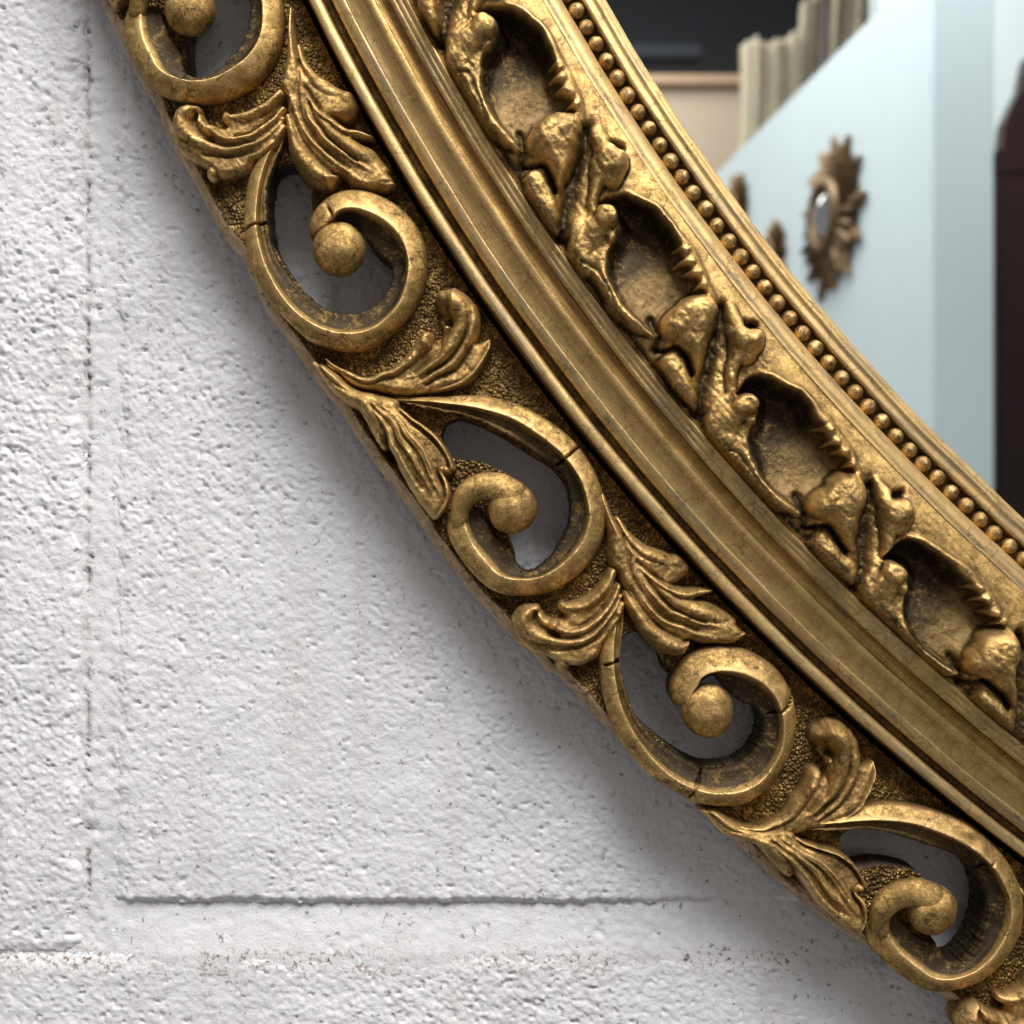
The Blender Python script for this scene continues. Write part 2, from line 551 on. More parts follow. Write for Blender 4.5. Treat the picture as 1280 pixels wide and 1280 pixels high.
# outer outline of the frame
OUT = np.concatenate([
    px('px', [(60, -150), (92, -70)]),
    px('c1', [(75, 0), (150, 150), (210, 290), (300, 430), (360, 580), (430, 690), (510, 840), (560, 930), (640, 1030), (690, 1130)]),
    px('c2', [(100, 610), (200, 740), (300, 880), (400, 1010), (450, 1090), (520, 1190)]),
    px('c3', [(200, 480), (270, 570), (330, 650), (400, 760), (480, 860), (560, 960), (640, 1040), (720, 1130), (830, 1240)]),
    px('c4', [(150, 450), (250, 530), (330, 620), (400, 700), (480, 780), (590, 880), (700, 970), (800, 1050)]),
    px('c5', [(60, 480), (150, 580), (280, 700), (400, 800), (500, 880), (640, 970), (750, 1050), (900, 1130), (1000, 1210), (1070, 1280)]),
    px('px', [(1290, 1340), (1400, 1410)])])
OUTst = ST(unp(OUT, 46))
OUTst = OUTst[np.argsort(OUTst[:, 0])]
print('outer t', np.round(OUTst[:, 1]).astype(int))


def tout(s):
    return np.interp(s, OUTst[:, 0], OUTst[:, 1])


# anchors of the repeating carving: balls of the volutes
def anchor(x, y, z=100):
    return ST(unp((x, y), z))[0]


A0 = anchor(425, 307); A1 = anchor(888, 887)
B0 = anchor(640, 634); Bm = anchor(234, 6); B1 = anchor(1165, 1142)
print('A', A0, A1, 'B', Bm, B0, B1)
PER = (A1[0] - A0[0] + B1[0] - B0[0] + B0[0] - Bm[0]) / 3
print('period', PER)
kA = {-1: A0[0] - PER, 0: A0[0], 1: A1[0]}
dtA = {-1: 0, 0: 0, 1: A1[1] - A0[1]}
B1 = B1 + np.array([0, 4.0])
kB = {-1: Bm[0], 0: B0[0], 1: B1[0]}
dtB = {-1: Bm[1] - B0[1], 0: 0, 1: B1[1] - B0[1]}


def dist_poly(S, T, P, closed=False):
    """distance from points to polyline P (rows s,t,...) and interpolated columns"""
    A = P[:-1]; B = P[1:]
    if closed:
        A = P; B = np.roll(P, -1, 0)
    best = np.full(S.shape, 1e9); ex = [np.zeros(S.shape) for _ in range(P.shape[1] - 2)]
    for a, b in zip(A, B):
        ax, ay = a[:2]; dx, dy = b[0] - ax, b[1] - ay
        L = dx * dx + dy * dy + 1e-9
        u = np.clip(((S - ax) * dx + (T - ay) * dy) / L, 0, 1)
        d = np.hypot(S - ax - u * dx, T - ay - u * dy)
        m = d < best
        best = np.where(m, d, best)
        for j in range(len(ex)):
            ex[j] = np.where(m, a[2 + j] + u * (b[2 + j] - a[2 + j]), ex[j])
    return best, ex


def inside(S, T, P):
    c = np.zeros(S.shape, bool)
    A = P; B = np.roll(P, -1, 0)
    for a, b in zip(A, B):
        if a[1] == b[1]:
            continue
        cond = ((a[1] > T) != (b[1] > T)) & (S < (b[0] - a[0]) * (T - a[1]) / (b[1] - a[1]) + a[0])
        c ^= cond
    return c


def smax(a, b, k=2.5):
    k = k * 0.6
    h = np.clip(0.5 + 0.5 * (a - b) / k, 0, 1)
    return b * (1 - h) + a * h + k * h * (1 - h)


class Relief:
    """a piece of carving: strokes, domes and grooves in frame coordinates (s,t), heights off the wall"""

    def __init__(self, zb=56.0):
        self.zb = zb; self.ops = []

    def stroke(self, P, w, z, p=0.6, k=2.5, tone=None, flat=0.0):
        n = len(P)
        w = np.interp(np.linspace(0, 1, n), np.linspace(0, 1, len(np.atleast_1d(w))), np.atleast_1d(w))
        z = np.interp(np.linspace(0, 1, n), np.linspace(0, 1, len(np.atleast_1d(z))), np.atleast_1d(z))
        Q = cr(np.c_[P, w, z], step=5)
        self.ops.append(('s', Q, p, k, tone)); return self

    def groove(self, P, w, d, tone=None):
        Q = cr(np.asarray(P, float), step=5)
        self.ops.append(('g', Q, w, d, tone)); return self

    def poly(self, P, z, ew, k=2.5, p=0.6, tone=None, smooth=True):
        Q = np.asarray(P, float)
        if smooth:
            Q = cr(np.vstack([Q, Q[:1]]), step=4)[:-1]
        self.ops.append(('p', Q, z, ew, k, p, tone)); return self

    def cut(self, P, z, ew, tone=None, tilt=(0, 0)):
        Q = cr(np.vstack([P, P[:1]]), step=4)[:-1]
        self.ops.append(('c', Q, z, ew, tone, tilt)); return self

    def dome(self, c, r, z, k=2.5, asp=1.0, p=0.5, tone=None):
        self.ops.append(('d', np.asarray(c, float), r, z, k, p, tone)); return self

    def shift(self, ds, dt=0.0):
        R = Relief(self.zb)
        for op in self.ops:
            q = op[1].copy()
            if q.ndim == 2:
                q[:, 0] += ds; q[:, 1] += dt
            else:
                q[0] += ds; q[1] += dt
            R.ops.append((op[0], q) + op[2:])
        return R

    def bbox(self):
        lo = []; hi = []
        for op in self.ops:
            if op[0] in 'sp':
                q = op[1]; m = op[1][:, 2].max() if op[0] == 's' else 0
                lo.append(q[:, :2].min(0) - m); hi.append(q[:, :2].max(0) + m)
            elif op[0] == 'd':
                lo.append(op[1] - op[2]); hi.append(op[1] + op[2])
        return np.min(lo, 0) - 3, np.max(hi, 0) + 3

    def eval(self, S, T, H, tone=None, wax=None):
        for op in self.ops:
            q = op[1]
            if q.ndim == 2:
                m = 30 if op[0] in 'gc' else (q[:, 2].max() + 6 if op[0] == 's' else 8)
                lo = q[:, :2].min(0) - m; hi = q[:, :2].max(0) + m
            else:
                lo = q - op[2] - 6; hi = q + op[2] + 6
            I = (S > lo[0]) & (S < hi[0]) & (T > lo[1]) & (T < hi[1])
            if not I.any():
                continue
            s = S[I]; t = T[I]; h = H[I]; tn = None
            if op[0] == 's':
                d, (w, z) = dist_poly(s, t, q)
                f = np.clip(1 - (d / np.maximum(w, 0.5)) ** 2, 0, 1) ** op[2]
                base = self.zb if self.zb is not None else h
                v = base + (z - base) * f
                v = np.where(d < w, v, -1e3)
                hn = np.where(v > -500, smax(v, h, op[3]), h)
                hn = np.maximum(hn, h); tn = op[4]; msk = v > h
            elif op[0] == 'g':
                d, _ = dist_poly(s, t, q)
                g = np.exp(-(d / op[2]) ** 2)
                hn = h - op[3] * (0.62 if self.zb is not None else 1.0) * g; tn = op[4]; msk = g > 0.25
                if tn is not None and wax is not None:
                    x = wax[I]; wax[I] = np.maximum(x, g * tn)
                tn = None
            elif op[0] == 'p':
                d, _ = dist_poly(s, t, q, True)
                ins = inside(s, t, q)
                f = np.clip(d / op[3], 0, 1); f = (1 - (1 - f) ** 2) ** op[5]
                base = self.zb if self.zb is not None else h
                v = np.where(ins, base + (op[2] - base) * f, -1e3)
                hn = np.where(ins, np.maximum(smax(v, h, op[4]), h), h); tn = op[6]; msk = ins & (v > h)
            elif op[0] == 'c':
                d, _ = dist_poly(s, t, q, True)
                ins = inside(s, t, q)
                f = np.sin(np.clip(d / op[3], 0, 1) * math.pi / 2) ** 0.85
                c0 = q.mean(0)
                fl = op[2] + op[5][0] * (s - c0[0]) + op[5][1] * (t - c0[1])
                hn = np.where(ins, h + (np.minimum(fl, h) - h) * f, h); tn = op[4]; msk = ins
                if tn is not None and tone is not None:
                    x = tone[I]; x[ins] = np.maximum(x[ins], tn * np.clip(d[ins] / 4, 0, 1) * np.clip(0.95 - (s[ins] - c0[0]) / 90, 0.72, 1)); tone[I] = x  # bronze tone fades along the hollow, putting part of its lighting into the colour
                tn = None
            else:
                d = np.hypot(s - q[0], t - q[1])
                f = np.clip(1 - (d / op[2]) ** 2, 0, 1) ** op[5]
                base = self.zb if self.zb is not None else h
                v = np.where(d < op[2], base + (op[3] - base) * f, -1e3)
                hn = np.where(d < op[2], np.maximum(smax(v, h, op[4]), h), h); tn = op[6]; msk = v > h
            if tone is not None and op[0] in 'sdp':
                x = tone[I]; x[msk] = 0 if tn is None else tn; tone[I] = x
            H[I] = hn
        return H


def soft(H, n=1):
    for _ in range(n):
        P = np.pad(H, 1, mode='edge')
        H = (P[:-2, 1:-1] + P[2:, 1:-1] + P[1:-1, :-2] + P[1:-1, 2:] + 2 * P[1:-1, 1:-1]) / 6
    return H


def patch(name, R, step=1.1, floor=60.0, mat=None, parent=None, rough=0.9, back=48.0):
    lo, hi = R.bbox()
    if hi[0] < S0 or lo[0] > S1:
        return None
    ns = int((hi[0] - lo[0]) / step) + 2; ntt = int((hi[1] - lo[1]) / step) + 2
    S, T = np.meshgrid(lo[0] + np.arange(ns) * step, lo[1] + np.arange(ntt) * step, indexing='ij')
    H = np.full(S.shape, back)
    Sw = S + (fbm(S / 26, T / 26, 141, 2) - 0.5) * 6; Tw = T + (fbm(S / 26, T / 26, 142, 2) - 0.5) * 6
    H = R.eval(Sw, Tw, H)
    hh = H > floor
    H = np.where(hh, soft(H), H)
    rub = np.where(hh & (soft(H * 0 + hh, 3) > 0.99), np.clip((H - soft(np.maximum(H, floor), 8) - 0.5) / 2.0, 0, 1), 0)
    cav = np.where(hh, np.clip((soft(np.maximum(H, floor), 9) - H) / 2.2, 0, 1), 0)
    H = H + np.where(hh, (fbm(S / 14, T / 14, 31, 4) - 0.5) * 3.0 * rough - np.abs(fbm(S / 12, T / 12, 37, 3) - 0.5) * 4.0, 0)
    keep = hh.ravel()
    Fc = gridfaces(ns, ntt, flip=True)
    Fc = Fc[keep[Fc].any(1)]
    if len(Fc) == 0:
        return None
    V = STW(S.ravel(), T.ravel(), H.ravel())
    V, Fc, uv, cav, rub = compact(V, Fc, np.c_[S.ravel(), T.ravel()], cav.ravel(), rub.ravel())
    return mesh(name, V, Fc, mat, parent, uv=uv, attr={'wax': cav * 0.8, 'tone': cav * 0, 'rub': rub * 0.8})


# ---- plate of the pierced border
HOLE_A = np.concatenate([tr('c1', [(752, 760), (762, 690), (800, 655), (860, 655), (905, 690)], 70),
                         tr('c2', [(268, 90), (282, 130), (290, 200), (350, 240), (450, 240), (520, 300), (560, 370), (625, 430), (625, 500), (580, 575), (500, 612),
                                   (430, 618), (340, 595), (245, 510), (165, 405), (125, 330), (105, 250), (105, 120)], 70)])
HOLE_B = tr('c3', [(420, 290), (440, 250), (500, 235), (640, 290), (760, 365), (870, 435), (930, 520), (945, 600), (920, 710), (860, 795), (780, 850),
                   (730, 840), (712, 760), (690, 700), (680, 620), (700, 540), (725, 500), (700, 465), (640, 430), (560, 402), (480, 395), (430, 350)], 70)


def smoothclosed(P):
    return cr(np.vstack([P, P[:1]]), step=3)[:-1]


HOLES = []
for k in (-1, 0, 1):
    HOLES.append(smoothclosed(HOLE_A) + np.array([kA[k] - kA[0], dtA[k]]))
    HOLES.append(smoothclosed(HOLE_B) + np.array([kB[k] - kB[0], dtB[k]]))
# small piercings between leaf and rim
SLIT = tr('d6', [(370, 470), (400, 560), (450, 640), (490, 720), (480, 790), (430, 740), (380, 650), (330, 600), (330, 520)], 66)
SLITS = [SLIT.mean(0) + np.array([kB[k] - kB[0], dtB[k]]) for k in (-1, 0, 1)]

GAPT = -7.5


def platez(S, T, v):
    """height of the border ground"""
    to = tout(S)
    e = T - to
    bev = np.clip(e / 13.0, 0, 1)
    z = 34 + 27 * (1 - (1 - bev) ** 2.0) ** 0.75
    z = z + 5 * np.sin(np.clip(v, 0, 1) * math.pi) + 3.0 * np.exp(-((e - 17) / 4.0) ** 2) - 3.5 * np.exp(-((e - 24) / 4.0) ** 2)
    z = z + (fbm(S / 5.0, T / 5.0, 3, 2) - 0.5) * 3.0 * np.clip((e - 20) / 8, 0, 1) + (fbm(S / 60, T / 60, 9, 2) - 0.5) * 3
    for c_ in SLITS:
        z = z - 24 * np.exp(-((S - c_[0]) / 15) ** 2 - ((T - c_[1] - 2) / 6.5) ** 2)
    return z


def build_plate():
    ds = 1.7
    ns = int((S1 - S0) / ds) + 1
    s = np.linspace(S0, S1, ns)
    nv = 132
    v = np.linspace(0, 1, nv)
    S = np.repeat(s[:, None], nv, 1)
    to = tout(s)[:, None] + (fbm(s / 40, s * 0, 4, 2)[:, None] - 0.5) * 3
    T = to + v[None] * (GAPT - to)
    Vv = np.repeat(v[None], ns, 0)
    Z = platez(S, T, Vv)
    ins = np.zeros(S.shape, bool)
    Sf, Tf = S.copy(), T.copy()
    for P in HOLES:
        lo = P.min(0) - 6; hi = P.max(0) + 6
        I = (S > lo[0]) & (S < hi[0]) & (T > lo[1]) & (T < hi[1])
        if not I.any():
            continue
        a = inside(S[I], T[I], P); ins[I] |= a
        # snap nearby vertices to the outline
        A = P; B = np.roll(P, -1, 0)
        ss, tt = S[I], T[I]
        best = np.full(ss.shape, 1e9); bx = ss.copy(); by = tt.copy()
        for p, q in zip(A, B):
            dx, dy = q - p; L = dx * dx + dy * dy + 1e-9
            u = np.clip(((ss - p[0]) * dx + (tt - p[1]) * dy) / L, 0, 1)
            X = p[0] + u * dx; Y = p[1] + u * dy
            d = np.hypot(ss - X, tt - Y); m = d < best
            best = np.where(m, d, best); bx = np.where(m, X, bx); by = np.where(m, Y, by)
        m = best < 0.95
        Sf[I] = np.where(m, bx, ss); Tf[I] = np.where(m, by, tt)
        a2 = ins[I]; a2[m] = False; ins[I] = a2
    Fc = gridfaces(ns, nv, flip=True)
    keep = ~ins.ravel()
    Fc = Fc[keep[Fc].all(1)]
    P3 = np.c_[Sf.ravel(), Tf.ravel(), Z.ravel()]
    P3, Fc = compact(P3, Fc)
    e = bound_edges(Fc)
    bv = np.unique(e)
    m = -np.ones(len(P3), int)
    rings = [P3]; prev = np.arange(len(P3)); faces = [Fc]
    off = len(P3); z0 = P3[bv, 2]
    cur = prev
    for zz in (0.5, 1.0):
        q = P3[bv].copy(); q[:, 2] = z0 + (14 - z0) * zz
        m = -np.ones(len(P3), int); m[bv] = off + np.arange(len(bv)); off += len(bv)
        rings.append(q)
        faces.append(np.c_[cur[e[:, 1]], cur[e[:, 0]], m[e[:, 0]], m[e[:, 1]]])
        cur = m
    # back face
    nb = len(P3)
    q = P3.copy(); q[:, 2] = 26
    A = np.concatenate(rings); F_ = np.concatenate(faces)
    V = STW(A[:, 0], A[:, 1], A[:, 2])
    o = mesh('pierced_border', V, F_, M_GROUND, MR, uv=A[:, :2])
    e_ = A[:, 1] - tout(A[:, 0])
    o.data.materials.append(M_EDGE)
    fe = e_[F_].mean(1) < 15
    o.data.materials.append(M_HOLEWOOD)
    mi = fe.astype(np.int32)
    wallf = np.arange(len(F_)) >= len(Fc)
    mi[wallf & ~fe] = 2
    o.data.polygons.foreach_set('material_index', mi)
    return o


build_plate()

# ---- volutes
def trip(tagname, rows):
    return [tuple(px(tagname, [p])[0] for p in r) for r in rows]


SCR_A = (trip('d2', [((1000, 400), (1030, 360), (1055, 390)), ((900, 560), (935, 520), (1040, 520)), ((790, 730), (865, 715), (985, 665)),
                     ((745, 920), (830, 900), (922, 860)), ((735, 1180), (820, 1130), (925, 1120))])
         + trip('d4', [((130, 450), (235, 440), (320, 370)), ((200, 640), (320, 640), (400, 530)), ((310, 830), (430, 810), (510, 670)),
                       ((460, 990), (570, 945), (640, 790)), ((640, 1140), (740, 1035), (780, 885)), ((920, 1220), (940, 1070), (950, 910)),
                       ((1130, 1185), (1110, 1035), (1080, 880))])
         + trip('c2', [((620, 690), (590, 630), (545, 580)), ((700, 600), (645, 560), (590, 530)), ((745, 480), (675, 450), (612, 470)),
                       ((748, 370), (668, 365), (600, 410)), ((712, 270), (630, 290), (555, 375)), ((640, 190), (565, 235), (520, 340)),
                       ((550, 140), (490, 203), (498, 300)), ((460, 122), (430, 198), (475, 250)), ((375, 140), (392, 212), (440, 235)),
                       ((310, 190), (372, 238), (400, 250)), ((275, 265), (345, 262), (372, 270)), ((288, 330), (325, 285), (345, 290))]))
SCR_B = trip('c3', [((225, 143), (235, 152), (245, 165)), ((400, 146), (400, 165), (400, 203)), ((560, 138), (560, 188), (540, 234)),
                    ((700, 166), (700, 230), (650, 287)), ((830, 228), (815, 300), (760, 352)), ((940, 308), (905, 375), (850, 412)),
                    ((1020, 413), (970, 460), (908, 462)), ((1065, 520), (1005, 550), (937, 550)), ((1080, 640), (1015, 640), (938, 640)),
                    ((1050, 760), (985, 730), (905, 720)), ((970, 860), (915, 810), (855, 795)), ((850, 930), (830, 865), (790, 842)),
                    ((720, 945), (740, 880), (745, 838)), ((620, 920), (655, 862), (718, 805)), ((540, 850), (595, 805), (700, 755)),
                    ((480, 770), (545, 740), (640, 705)), ((443, 690), (515, 665), (600, 650)), ((445, 620), (505, 610), (570, 590))])


def volute(name, rows, ds, dt, groove_to, zs, crack=(), parent=MR, seed=0):
    rows = [(ST(unp(o, 76))[0], ST(unp(r, 98))[0], ST(unp(i, 80))[0]) for (o, r, i) in rows]
    K = len(rows)
    C = np.array([np.concatenate(r) for r in rows])
    tt = np.r_[0, np.cumsum(np.hypot(*(C[1:, 2:4] - C[:-1, 2:4]).T))]
    n = int(tt[-1] / 1.0)
    q = np.linspace(0, tt[-1], n)
    C = crq(C, tt, q)
    O, R, I = C[:, 0:2], C[:, 2:4], C[:, 4:6]
    u = q / tt[-1]
    gz = np.clip(1 - u / groove_to, 0, 1) ** 0.7
    zr = np.interp(u, zs[0], zs[1])
    prof = []      # (u, z fraction: 0 base .. 1 ridge, groove)
    outer = [(-1.0, -0.42), (-1.0, 0.10), (-0.97, 0.42), (-0.91, 0.60), (-0.80, 0.705), (-0.62, 0.785), (-0.42, 0.865), (-0.24, 0.93), (-0.10, 0.975), (-0.025, 1.0)]
    inner = [(0.02, 1.0), (0.06, 0.94), (0.13, 0.82), (0.25, 0.70), (0.42, 0.61), (0.6, 0.56), (0.78, 0.54), (0.92, 0.53), (1.0, 0.48), (1.0, 0.15), (1.0, -1.2)]
    rails = []
    for a, z in outer:
        p = O + (R - O) * (1 + a)
        rails.append(np.c_[p, 62 + (zr - 62) * z + 0 * u])
    for a, z in inner:
        p = R + (I - R) * a
        bumpz = gz * (0.42 * math.exp(-((a - 0.84) / 0.13) ** 2) - 0.10 * math.exp(-((a - 0.4) / 0.2) ** 2))
        w = np.hypot(*(I - R).T)
        keepf = np.clip(w / 14, 0.2, 1)
        zz = z if a < 1.0 else z
        if a < 1.0 or z > 0.4:
            zf = 1 - (1 - zz) * keepf
        else:
            zf = zz + 0 * u
        rails.append(np.c_[p, 62 + (zr - 62) * (zf + bumpz)])
    A = np.array(rails).transpose(1, 0, 2)          # n x rails x 3
    # close the two ends
    A = A.copy()
    A[0, :, 2] = 50; A[-1, :, 2] = np.minimum(A[-1, :, 2], 62)
    m = A[..., 2] > 66
    A[..., 2] += np.where(m, (fbm(A[..., 0] / 16, A[..., 1] / 16, 60 + seed, 3) - 0.5) * 2.6, 0)
    # ragged inner edge
    jag = (fbm(q / 5, q * 0 + seed, 70, 3) - 0.5) * 3.5
    for j in range(-5, 0):
        A[:, j, :2] += ((R - I) / np.maximum(np.hypot(*(R - I).T), 1)[:, None]) * jag[:, None]
    A[..., 0] += ds; A[..., 1] += dt
    x, y = XY(A[..., 0], A[..., 1])
    wax = np.zeros(x.shape); tone = np.zeros(x.shape)
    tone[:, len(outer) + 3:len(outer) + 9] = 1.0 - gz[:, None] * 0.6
    for line in crack:
        L = cr(unp(np.asarray(line, float), 92), step=4)
        L[:, 1] += (vnoise(L[:, 0] / 3, L[:, 1] / 3, 2) - 0.5) * 1.6
        d, _ = dist_poly(x, y, L)
        g_ = np.exp(-(d / 1.1) ** 2)
        A[..., 2] -= np.where(A[..., 2] > 60, 16 * g_, 0); wax = np.maximum(wax, g_)
    V = W(x.ravel(), y.ravel(), A[..., 2].ravel())
    nr = A.shape[1]
    rub = np.zeros(x.shape); k_ = len(outer)
    rub[:, k_ - 2:k_ + 2] = 0.9; rub[:, k_ - 3] = 0.3
    wax[:, -2:] = 1.0; wax[:, :2] = 0.8
    return mesh(name, V, gridfaces(n, nr, flip=True), M_SCROLL, parent, uv=A[..., :2].reshape(-1, 2), attr={'tone': tone.ravel(), 'wax': wax.ravel(), 'rub': rub.ravel()})


def tube(name, P, r, mat, parent, ds=0, dt=0, nseg=28, squash=1.0, cap=True):
    """round tapering limb; P rows (s,t,z), r radii"""
    P = np.asarray(P, float); Q = np.c_[P, r]
    Q = cr(Q, step=1.6)
    Q[:, 0] += ds; Q[:, 1] += dt
    x, y = XY(Q[:, 0], Q[:, 1])
    C = np.c_[x, y, Q[:, 2]]; r = Q[:, 3]
    Tt = np.gradient(C, axis=0); Tt /= np.linalg.norm(Tt, axis=1)[:, None]
    up = np.array([0, 0, 1.0])
    B = np.cross(Tt, up); B /= np.linalg.norm(B, axis=1)[:, None]
    Nn_ = np.cross(B, Tt)
    rows = []
    nn = len(C)
    fr = list(range(nn))
    for i in fr:
        rows.append((C[i], r[i], i))
    th = np.linspace(0, 2 * math.pi, nseg, endpoint=False)
    V = []
    if cap:
        for e in np.linspace(0.1, 0.95, 7):
            a = math.acos(e) if False else None
        k = 7
        for j in range(k):
            f = math.sin((j + 0.3) / k * math.pi / 2); g = math.cos((j + 0.3) / k * math.pi / 2)
            rows.insert(j, (C[0] - Tt[0] * r[0] * g, r[0] * f, 0))
        for j in range(k):
            f = math.cos((j + 0.7) / k * math.pi / 2); g = math.sin((j + 0.7) / k * math.pi / 2)
            rows.append((C[-1] + Tt[-1] * r[-1] * g, r[-1] * f, nn - 1))
    for c, rr, i in rows:
        V.append(c + rr * (np.cos(th)[:, None] * B[i] + squash * np.sin(th)[:, None] * Nn_[i]))
    V = np.array(V); n = len(rows)
    # slight hand-carved unevenness
    V[..., 2] += (fbm(V[..., 0] / 18, V[..., 1] / 18, 5, 2) - 0.5) * 1.6
    i = np.arange(n - 1)[:, None] * nseg; j = np.arange(nseg)[None]; j2 = (j + 1) % nseg
    Fc = np.stack([i + j, i + j2, i + nseg + j2, i + nseg + j], -1).reshape(-1, 4)
    Wv = W(V[..., 0].ravel(), V[..., 1].ravel(), V[..., 2].ravel())
    base = len(Wv)
    # end discs as quads to a centre pair are tiny; leave them pinched
    return mesh(name, Wv, Fc, mat, parent, uv=np.c_[np.repeat(np.arange(n), nseg) * 1.5, np.tile(np.arange(nseg), n)])


def ball(name, c, r, mat, parent, ds=0, dt=0, scale=(1, 1, 1)):
    nu, nv = 40, 26
    th = np.linspace(0, 2 * math.pi, nu, endpoint=False); ph = np.linspace(0.02, math.pi - 0.02, nv)
    TH_, PH = np.meshgrid(th, ph, indexing='ij')
    X = r * scale[0] * np.cos(TH_) * np.sin(PH); Y = r * scale[1] * np.sin(TH_) * np.sin(PH); Z = r * scale[2] * np.cos(PH)
    k = 1 + (fbm(X / 14 + c[0], Y / 14 + Z / 9, 15, 2) - 0.5) * 0.09
    x0, y0 = XY(c[0] + ds, c[1] + dt)
    V = W((x0 + X * k).ravel(), (y0 + Y * k).ravel(), (c[2] + Z * k).ravel())
    i = np.arange(nu)[:, None]; j = np.arange(nv - 1)[None]; i2 = (i + 1) % nu
    Fc = np.stack([i * nv + j, i * nv + j + 1, i2 * nv + j + 1, i2 * nv + j], -1).reshape(-1, 4)
    return mesh(name, V, Fc, mat, parent)


CRK_A = {0: [px('d4', [(60, 250), (150, 195), (290, 165)]), px('c2', [(270, 310), (330, 285), (375, 235), (355, 190)])],
         1: [px('c4', [(1250, 530), (1200, 590), (1160, 655), (1100, 680)]), px('c4', [(830, 890), (815, 950), (780, 1010)]),
             px('c4', [(440, 490), (490, 475), (550, 440)])], -1: []}
CRK_B = {0: [px('c3', [(1005, 320), (950, 365), (885, 420)])], 1: [px('c5', [(1150, 640), (1110, 660), (1070, 690)])], -1: []}
for k in (-1, 0, 1):
    ds, dt = kA[k] - kA[0], dtA[k]
    if k >= 0:
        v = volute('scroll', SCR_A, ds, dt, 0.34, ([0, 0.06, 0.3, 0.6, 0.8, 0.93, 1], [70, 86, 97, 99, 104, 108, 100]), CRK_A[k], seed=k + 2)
        c = tr('c2', [(393, 350)], 100)[0]
        ball('scroll_tip', (c[0], c[1], 88), 33.5, M_SCROLL, v, ds, dt, (0.98, 1.03, 0.78))
    ds, dt = kB[k] - kB[0], dtB[k]
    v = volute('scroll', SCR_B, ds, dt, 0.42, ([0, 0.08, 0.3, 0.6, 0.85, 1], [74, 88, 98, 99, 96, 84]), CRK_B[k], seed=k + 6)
    P = tr('c3', [(492, 640), (497, 585), (530, 532), (585, 505), (650, 510), (700, 545)], 100)
    tube('scroll_curl', np.c_[P, [80, 84, 88, 90, 92, 92]], [11, 13, 16, 17, 19, 22], M_SCROLL, v, ds, dt, squash=0.85)
    c = tr('c3', [(705, 593)], 100)[0]
    ball('scroll_tip', (c[0], c[1], 88), 31, M_SCROLL, v, ds, dt, (1, 1.03, 0.8))

# ---- leaves of the pierced border
LA = Relief()     # big leaf falling over the top of volute A
q = lambda t_, p: tr(t_, p, 96)
LA.poly(q('d3', [(366, -230), (352, -60), (350, 160), (290, 400), (320, 480), (350, 620), (400, 800), (460, 980), (560, 1110), (690, 1210), (780, 1170), (900, 1230), (1080, 1260),
                 (1230, 1200), (1150, 1060), (1010, 960), (920, 880), (960, 850), (1070, 820), (990, 760), (870, 760), (740, 700), (800, 690), (890, 640), (900, 560),
                 (830, 480), (700, 440), (590, 360), (510, 230), (450, 60), (425, -60), (392, -230)]), 96, 11, p=0.6)
LA.stroke(q('d3', [(380, -230), (390, -60), (395, 160), (390, 330), (390, 480)]), [3, 6, 9, 13, 12], [82, 88, 92, 96, 92])
LA.stroke(q('d3', [(455, 60), (500, 220), (590, 370), (700, 460), (800, 520)]), [4, 7, 12, 15, 15], [84, 92, 98, 98, 96], p=0.5)
LA.stroke(q('d3', [(820, 520), (850, 570)]), [15, 14], [98, 94], p=0.5)
LA.stroke(q('d3', [(500, 430), (590, 570), (700, 700), (830, 790), (960, 800), (1060, 815)]), [9, 11, 12, 11, 8, 3], [92, 100, 104, 102, 96, 88], p=0.7)
LA.stroke(q('d3', [(600, 640), (720, 800), (870, 920), (1000, 1010), (1130, 1090)]), [8, 14, 18, 18, 12], [98, 104, 104, 100, 90], p=0.6)
LA.stroke(q('d3', [(510, 560), (580, 720), (700, 880), (850, 1000), (1000, 1090), (1130, 1150)]), [6, 8, 9, 9, 9, 8], [94, 102, 104, 101, 98, 92], p=0.7)
LA.stroke(q('d3', [(450, 600), (520, 790), (640, 950), (800, 1080), (960, 1170), (1130, 1210), (1220, 1205)]), [6, 8, 9, 10, 11, 10, 4], [90, 98, 100, 99, 97, 94, 90], p=0.7)
LA.stroke(q('d3', [(370, 650), (410, 800), (470, 960), (570, 1090), (690, 1180), (770, 1160)]), [7, 11, 14, 17, 14, 5], [90, 98, 104, 107, 106, 98], p=0.5)
LA.groove(q('d3', [(465, 200), (470, 340), (450, 450), (470, 600), (560, 790), (700, 960), (860, 1080)]), 2.2, 7)
LA.groove(q('d3', [(560, 560), (640, 750), (780, 920), (930, 1040)]), 1.8, 6)
LA.groove(q('d3', [(520, 430), (620, 560), (690, 660), (780, 720)]), 2.5, 9)
LA.groove(q('d3', [(410, 620), (470, 800), (560, 960), (700, 1100), (830, 1180)]), 2.4, 8)

